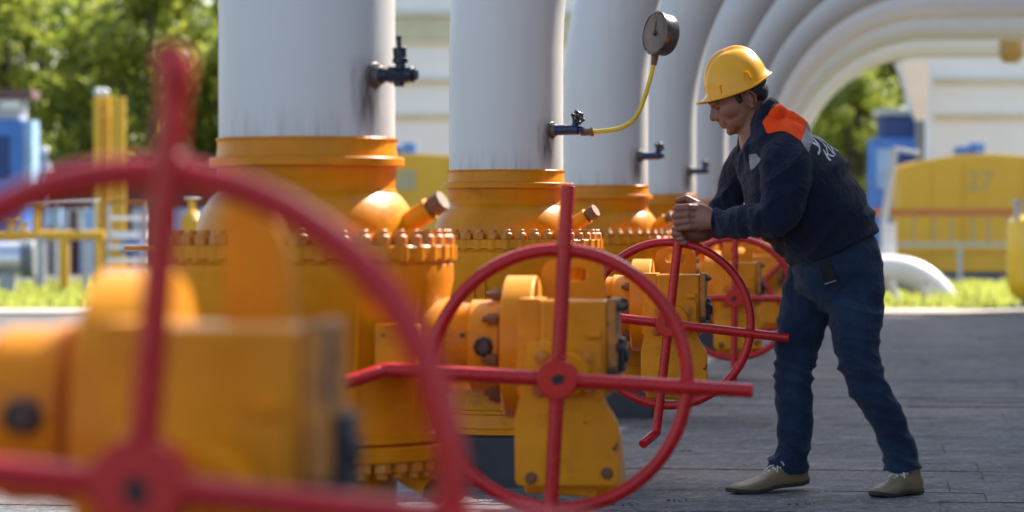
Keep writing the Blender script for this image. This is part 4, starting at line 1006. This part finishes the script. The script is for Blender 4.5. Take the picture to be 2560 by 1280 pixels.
# helmet
BA = (.952, -.306); HU = (-.306, -.952)     # along (towards the back) and up, in the picture
def E(al, up, lat=0): return M(1831 + BA[0]*al + HU[0]*up, 229 + BA[1]*al + HU[1]*up, lat*U)
v = []; f = []; nA, nB = 96, 30
for j in range(nB+1):
    t = j/nB
    for i in range(nA):
        q = 2*PI*i/nA; cq, sq = math.cos(q), math.sin(q)      # q=0: towards the back
        ph = PI/2*t; cr_, sr = math.cos(ph)**.92, math.sin(ph)
        al = 14 + 83*cr_*cq; lat = 77*cr_*sq; up = -8 + 112*sr
        # centre crest and two side grooves running front to back
        lx_ = abs(lat); 
        if t > .15 and t < 1.01: up += 4.5*math.exp(-(lx_/13)**4)*min(1,(t-.15)*4) - 1.6*math.exp(-((lx_-22)/6)**2)*min(1,(t-.15)*4)
        if cq > .0: up -= 0
        if t < .12:
            fl = (1-t/.12)**1.6; al += fl*(5*cq); lat += fl*4*sq
            if cq < 0: k = (-cq)**3; al -= fl*20*k; up += fl*(10*k)   # peak
            if cq > 0: k = cq**6; al += fl*5*k; up += 30*k*fl*0
        if cq > 0: up += (1-t)*26*cq**2*.9            # the rim rises to the back
        if cq < 0 and t < .3: up -= (1-t/.3)*3*(-cq)
        v.append(E(al, up, lat))
for j in range(nB):
    for i in range(nA): k = (i+1)%nA; f.append((j*nA+i, j*nA+k, (j+1)*nA+k, (j+1)*nA+i))
mb = MB(); mb.add(v, f); mb.tube([v[i] for i in range(nA)]+[v[0]], 2.8*U, 8, cap=False)
hm = mb.build('helmet', HELM, man, smooth=60); so = hm.modifiers.new('t', 'SOLIDIFY'); so.thickness = .0025; so.offset = -1
mb = MB()
for al, lat in ((40, 69), (40,-69), (-25,62),(-25,-62)):
    a = E(al-8, 4+(12 if al > 0 else 0), lat*1.06); b = E(al+8, 4+(14 if al > 0 else 0), lat*1.06); c = E(al+6, 22+(12 if al > 0 else 0), lat*1.03); d = E(al-6, 22+(12 if al > 0 else 0), lat*1.03)
    mb.tube([a, d, c, b], 1.9*U, 8)
mb.build('strap_slot', HELM, hm)
a0 = E(72,6,0); mb = MB(); mb.tube([E(60,4,-40),E(76,6,-20),E(82,6,0),E(76,6,20),E(60,4,40)], [4*U]*5, 10); mb.build('headband', SHIRT, hm)

# ---- jacket
def fold(p, s, a): return a * noise.noise(p * s)
def jdisp(p):
    x, y_ = px_flat(p)
    q = Vector((p.x*4, p.y*5, p.z*4))
    d = .010*noise.noise(q*1.6+Vector((3,1,7)))
    # ridged creases running down from the shoulder to the elbow and hem
    a = (p.x*.75 + p.z*.66); b = (p.x*-.66 + p.z*.75)
    r1 = 1-abs(noise.noise(Vector((a*5, p.y*4, b*15)))*2); d += .011*max(-1, r1-.45); r3 = 1-abs(noise.noise(Vector((a*3+5, p.y*3, b*9)))*2.4); d += .006*max(-.5, r3-.45)
    if x < 1960 and y_ > 480: r2 = 1-abs(noise.noise(Vector((p.x*26, p.y*9, p.z*7+4)))*2.2); d += .009*max(-.6, r2-.45)   # forearm
    if y_ > 560 and x > 1960: d += .004*noise.noise(Vector((p.x*8, p.y*8, p.z*8)))
    return d
mb = MB()
ring_loft(mb, [(1918,284,0,34,50),(1916,304,0,46,72),(1930,345,0,78,116),(1958,405,0,114,146),(1996,478,0,140,142),(2044,546,0,132,136),(2076,596,0,128,136),(2090,624,0,114,134)])
# sleeves
ring_loft(mb, [(1950,378,-.10,62,58),(1956,410,-.165,64,56),(1952,460,-.205,58,50),(1942,510,-.215,54,46),(1925,546,-.21,46,42),(1885,553,-.18,42,38),(1835,553,-.12,38,34),(1803,554,-.078,33,28),(1787,554,-.062,31,26)])
ring_loft(mb, [(1915,378,.11,58,56),(1872,420,.17,52,50),(1838,475,.19,46,44),(1818,520,.155,40,38),(1802,556,.11,34,32),(1789,576,.082,27,26)])
# stand collar and lapels
mb.tube([M(1927,261,-.052),M(1914,275,-.068),M(1902,302,-.072),M(1889,334,-.066),M(1878,360,-.06)], [15*U,15*U,14*U,13*U,10*U], 12)
mb.tube([M(1927,261,.052),M(1914,275,.068),M(1898,302,.072),M(1876,330,.066),M(1856,350,.05)], [15*U,15*U,14*U,13*U,10*U], 12)
mb.tube([M(1927,262,-.052),M(1928,264,-.02),M(1928,264,.02),M(1927,262,.052)], [13*U,13*U,13*U,13*U], 12); mb.tube([M(1936,284,-.075),M(1948,293,-.03),M(1948,293,.03),M(1936,284,.075)], [20*U,22*U,22*U,20*U], 14); mb.tube([M(1948,293,-.05),M(1975,311,-.05),M(2000,332,-.05)], [20*U,22*U,24*U], 14); mb.tube([M(1948,293,.05),M(1975,311,.05),M(2000,332,.05)], [20*U,22*U,24*U], 14)
mb.tube([M(1882,345,-.065),M(1868,374,-.075),M(1866,402,-.085)], [12*U,15*U,8*U], 10)
mb.tube([M(1856,340,.04),M(1853,370,.03),M(1856,405,.03),M(1870,440,.03)], [11*U,13*U,16*U,20*U], 10); mb.tube([M(1862,380,-.01),M(1868,420,-.01),M(1885,460,0)], [14*U,22*U,26*U], 12)
jk = remesh(mb, 'jacket', .0042, 5, .5, man, (JACK,), jdisp)
def inside(p, poly):
    x, y = p; r_ = False; n = len(poly)
    for i in range(n):
        x1, y1 = poly[i]; x2, y2 = poly[i-1]
        if (y1 > y) != (y2 > y) and x < (x2-x1)*(y-y1)/(y2-y1)+x1: r_ = not r_
    return r_
def patch(name, src, polys, mat, cond, lift=.0012, thick=.0022, trim=True):
    """a piece of cloth sewn onto src: the faces of src whose side-view position lies inside the outline, cut cleanly and lifted off"""
    bm = bmesh.new(); bm.from_mesh(src.data)
    keep = [fc for fc in bm.faces if cond(fc.calc_center_median()) and any(inside(px_flat(fc.calc_center_median()), pl) for pl in polys)]
    ks = set(keep); bmesh.ops.delete(bm, geom=[fc for fc in bm.faces if fc not in ks], context='FACES')
    bm.normal_update()
    for _ in range(4):                          # relax the ragged outline
        bd = [v for v in bm.verts if v.is_boundary]; new = {}
        for v_ in bd:
            nb = [e.other_vert(v_) for e in v_.link_edges if e.is_boundary]
            if len(nb) == 2: new[v_] = (v_.co + nb[0].co + nb[1].co)/3
        for v_, c_ in new.items(): v_.co = c_
    bm.normal_update()
    for v_ in bm.verts: v_.co += v_.normal*lift
    me = bpy.data.meshes.new(name); bm.to_mesh(me); bm.free(); me.materials.append(mat); me.shade_smooth()
    o = bpy.data.objects.new(name, me); col.objects.link(o); o.parent = src
    so = o.modifiers.new('t', 'SOLIDIFY'); so.thickness = thick; so.offset = 1
    return o
o1 = patch('shoulder_yoke', jk, [[(1926,274),(1940,264),(1948,246),(1965,246),(1975,262),(2025,296),(2009,318),(1990,358),(1975,345),(1956,334),(1940,332),(1910,339),(1900,309),(1927,272)]], ORNG, lambda p: True)
tag(o1, 'bright orange shoulder yoke')
o2 = patch('reflective_stripe', jk, [[(2009,318),(2020,296),(2048,318),(2029,342),(2006,386),(1990,358)]], GRYC, lambda p: True); tag(o2, 'grey reflective stripe below the orange yoke')
o3 = patch('chest_stripe', jk, [[(1868,388),(1884,386),(1893,402),(1882,420),(1872,428)]], GRYC, lambda p: p.y < 0); tag(o3, 'pale reflective patch on the chest')
# white shirt at the open collar
mb = MB(); mb.tube([M(1862,348,-.035),M(1868,338,-.05),M(1873,328,-.056)], [8*U,7*U,5*U], 10); mb.tube([M(1860,342,.02),M(1868,330,.045)], [8*U,8*U], 10); mb.ball(M(1866,352,-.0), 10*U, 30*U, 14*U)
sh_ = remesh(mb, 'shirt_collar', .003, 2, .5, man, (SHIRT,))
# lettering on the back, following the cloth
def back_text(body, size, al, lat):
    fc = bpy.data.curves.new('lettering', 'FONT'); fc.body = body; fc.size = size; fc.shear = .25; fc.align_x = 'CENTER'; fc.offset = .0008; fc.resolution_u = 3
    tmp = bpy.data.objects.new('t', fc); col.objects.link(tmp); bpy.context.view_layer.update()
    me = bpy.data.meshes.new_from_object(tmp.evaluated_get(bpy.context.evaluated_depsgraph_get())); bpy.data.objects.remove(tmp)
    bm = bmesh.new(); bm.from_mesh(me); bmesh.ops.triangulate(bm, faces=bm.faces[:])
    for _ in range(3): bmesh.ops.subdivide_edges(bm, edges=[e for e in bm.edges if e.calc_length() > .012], cuts=1); bmesh.ops.triangulate(bm, faces=bm.faces[:])
    # text x runs across the back (towards the far side), text y up the back towards the neck
    c0 = M(*al); upb = (M(2010,310)-M(2110,410)).normalized(); ac = Vector((0,1,0)); nrm = upb.cross(ac); nrm = nrm if nrm.z > 0 else -nrm
    from mathutils.bvhtree import BVHTree
    tree = BVHTree.FromPolygons([v_.co for v_ in jk.data.vertices], [p.vertices[:] for p in jk.data.polygons])
    for v_ in bm.verts:
        p = c0 + ac*(v_.co.x + lat) + upb*v_.co.y + nrm*.25
        # the cloth curves away at the sides: follow it sideways too
        hit = tree.ray_cast(p, -nrm)
        if hit[0] is None or hit[1].dot(nrm) < .05:
            hit = tree.find_nearest(p - nrm*.28)
        v_.co = hit[0] + hit[1]*.003
    me = bpy.data.meshes.new('lettering'); bm.to_mesh(me); bm.free(); me.materials.append(SHIRT)
    o = bpy.data.objects.new('lettering', me); col.objects.link(o); o.parent = jk; return o
back_text('УМГ', .105, (2058,366,0), -.07)
back_text('КИЇВ', .062, (2080,390,0), -.07)
# cuffs, hem band, chest pocket flap
mb = MB(); mb.torus(M(1789,554,-.063), M(1800,554,-.07)-M(1785,554,-.058), 27.5*U, 3.5*U, 40, 8); mb.build('cuff', JACK, jk)
mb = MB(); mb.torus(M(1791,575,.084), M(1802,556,.10)-M(1789,576,.082), 24.5*U, 3.5*U, 40, 8); mb.build('cuff', JACK, jk)

# ---- trousers
def tdisp(p):
    x, y_ = px_flat(p); d = .005*noise.noise(Vector((p.x*5, p.y*6, p.z*5)))
    sl_ = p.x*.35 + p.z
    k = .3 + 1.1*math.exp(-((y_-950)/70)**2) + 1.2*math.exp(-((y_-1140)/55)**2) + .8*math.exp(-((y_-770)/60)**2)
    r1 = 1-abs(noise.noise(Vector((p.x*5, p.y*5, sl_*17)))*2.2); d += .011*k*max(-.8, r1-.5); r3 = 1-abs(noise.noise(Vector((p.x*11+9, p.y*7, (p.z-p.x*.6)*11)))*2.4); d += .0045*max(-.5, r3-.5)
    return d
mb = MB()
ring_loft(mb, [(2092,590,0,84,104),(2097,640,0,106,126),(2094,690,0,112,124),(2098,730,-.005,98,104),(2096,765,0,72,80),(2086,790,0,48,56)])
ring_loft(mb, [(2062,650,.05,80,62),(2044,700,.065,76,64),(2022,770,.085,68,62),(2004,840,.10,59,56),(1992,910,.10,52,50),(1989,980,.10,48,47),(1993,1050,.10,46,45),(1990,1110,.10,43,44),(1979,1150,.11,48,47),(1976,1180,.115,52,50)])
ring_loft(mb, [(2112,650,-.05,84,64),(2124,700,-.068,80,66),(2130,770,-.085,72,62),(2132,840,-.10,60,57),(2141,905,-.105,52,51),(2163,960,-.10,50,48),(2193,1010,-.095,45,46),(2217,1060,-.085,43,44),(2236,1110,-.075,43,44),(2249,1146,-.065,48,47),(2252,1168,-.06,51,49)])
tr = remesh(mb, 'trousers', .0045, 12, .6, man, (DENIM,), tdisp)
mb = MB(); a = [M(2046,648,-.175),M(2052,668,-.185),M(2058,690,-.186),M(2064,702,-.184)]
for k in range(3): pass
bp = MB(); vs = []; wv = Vector((17*U,0,4*U))
for p in a: vs += [p-wv, p+wv, p+wv+Vector((0,.006,0)), p-wv+Vector((0,.006,0))]
fs = [(0,1,2,3)]+[(4*i+j,4*i+(j+1)%4,4*i+4+(j+1)%4,4*i+4+j) for i in range(3) for j in range(4)]+[(15,14,13,12)]
bp.add(vs, fs); bt = bp.build('belt_tail', BELTM, man)
bp = MB(); e = a[-1]; wv = Vector((14*U,0,4.5*U)); zz = Vector((-.3*U,0,-3.2*U)); bp.add([e-wv+Vector((0,-.002,0)), e+wv+Vector((0,-.002,0)), e+wv+zz+Vector((0,-.002,0)), e-wv+zz+Vector((0,-.002,0)), e-wv+Vector((0,.008,0)), e+wv+Vector((0,.008,0)), e+wv+zz+Vector((0,.008,0)), e-wv+zz+Vector((0,.008,0))], [(0,3,2,1),(4,5,6,7),(0,1,5,4),(1,2,6,5),(2,3,7,6),(3,0,4,7)])
bp.build('buckle_end', GRYC, bt)

# ---- shoes: lofted along the foot
def shoe(heel, toe, lift_heel, name='shoe'):
    """heel, toe: ground points (world, z = 0) of the outline's ends"""
    h = heel - MOFF; t = toe - MOFF; d = (t-h); L = d.length; d.normalize(); s_ = Vector((-d.y, d.x, 0)); r_ = []
    #   t along, half width, sole bottom z, top z, toe spring
    prof = [(0,.018,.012,.050),(.03,.030,.004,.072),(.12,.036,0,.084),(.25,.036,.002,.088),(.38,.036,.006,.084),(.50,.039,.006,.070),(.62,.044,.002,.056),(.75,.046,0,.046),(.87,.041,.002,.038),(.95,.034,.006,.033),(1.0,.022,.010,.024)]
    def up(tt): return lift_heel*max(0, 1-tt/.68)**1.1
    mb = MB(); v = []; f = []; n = 24
    for (tt, hw_, z0, z1) in prof:
        c = h + d*(L*tt); zc = (z0+z1)/2; hh = (z1-z0)/2
        for k in range(n):
            q = 2*PI*k/n; cq, sq = math.cos(q), math.sin(q)
            wd = hw_*math.copysign(abs(cq)**(.55 if sq < 0 else .95), cq)
            v.append(c + s_*wd + Vector((0,0, zc + hh*math.copysign(abs(sq)**(.6 if sq < 0 else .9), sq) + up(tt))))
    for i in range(len(prof)-1):
        for k in range(n): j = (k+1)%n; f.append((i*n+k, i*n+j, (i+1)*n+j, (i+1)*n+k))
    f.append(tuple(range(n))); f.append(tuple(range(len(prof)*n-1, (len(prof)-1)*n-1, -1)))
    mb.add(v, f)
    sc_ = h + d*(L*.17); mb.tube([sc_+Vector((0,0,.05+up(.17))), sc_+Vector((0,0,.088+up(.17)))], [.036,.035], 18)
    o = remesh(mb, name, .003, 3, .5, man, (SHOEM,))
    mb = MB(); v = []; f = []
    for (tt, hw_, z0, z1) in prof:
        c = h + d*(L*(-.008+tt*1.016)); z_ = z0 + up(tt)
        for (a, b) in ((-1,-.002),(1,-.002),(1.03,.013),(-1.03,.013)): v.append(c + s_*(hw_+.0025)*a + Vector((0,0,z_+b)))
    for i in range(len(prof)-1):
        for k in range(4): j = (k+1)%4; f.append((i*4+k, i*4+j, (i+1)*4+j, (i+1)*4+k))
    f.append((0,1,2,3)); m = (len(prof)-1)*4; f.append((m+3,m+2,m+1,m)); mb.add(v, f); mb.build('sole', SOLEM, o, bevel=.003)
    mb = MB()
    for i in range(5):
        tt = .36+i*.058; z_ = .0845-(i*.0085)+up(tt); c = h+d*(L*tt)
        hwz = .021-.001*i
        mb.tube([c - s_*hwz + Vector((0,0,z_-.008)), c + d*.006 + Vector((0,0,z_+.003)), c + s_*hwz + d*.010 + Vector((0,0,z_-.009))], .0036, 8)
        mb.tube([c + s_*hwz + Vector((0,0,z_-.008)), c + d*.006 + Vector((0,0,z_+.002)), c - s_*hwz + d*.010 + Vector((0,0,z_-.009))], .0036, 8)
    c = h+d*(L*.37)+Vector((0,0,.086+up(.37)))
    for sg in (-1, 1):
        mb.tube([c, c+s_*sg*.020+Vector((0,0,.012)), c+s_*sg*.033+Vector((0,0,.002)), c+s_*sg*.018+Vector((0,0,-.006)), c], .0024, 7)
        mb.tube([c, c+s_*sg*.02+d*.02+Vector((0,0,-.004)), c+s_*sg*.036+d*.035+Vector((0,0,-.022))], .0024, 7)
    mb.build('laces', LACEM, o)
def gp_(px, py): return P(px, py, CAMH*FPX/(py-572+4.6))
def ground_at(px, Y): x = P(px, 600, Y).x; return Vector((x, Y, 0))
shoe(ground_at(2014, 11.80), ground_at(1826, 11.58), .022)
shoe(ground_at(2296, 11.62), ground_at(2188, 11.43), .0)
tag(man, 'man in yellow helmet, navy jacket and jeans, leaning forward to turn a red handwheel', 'person')
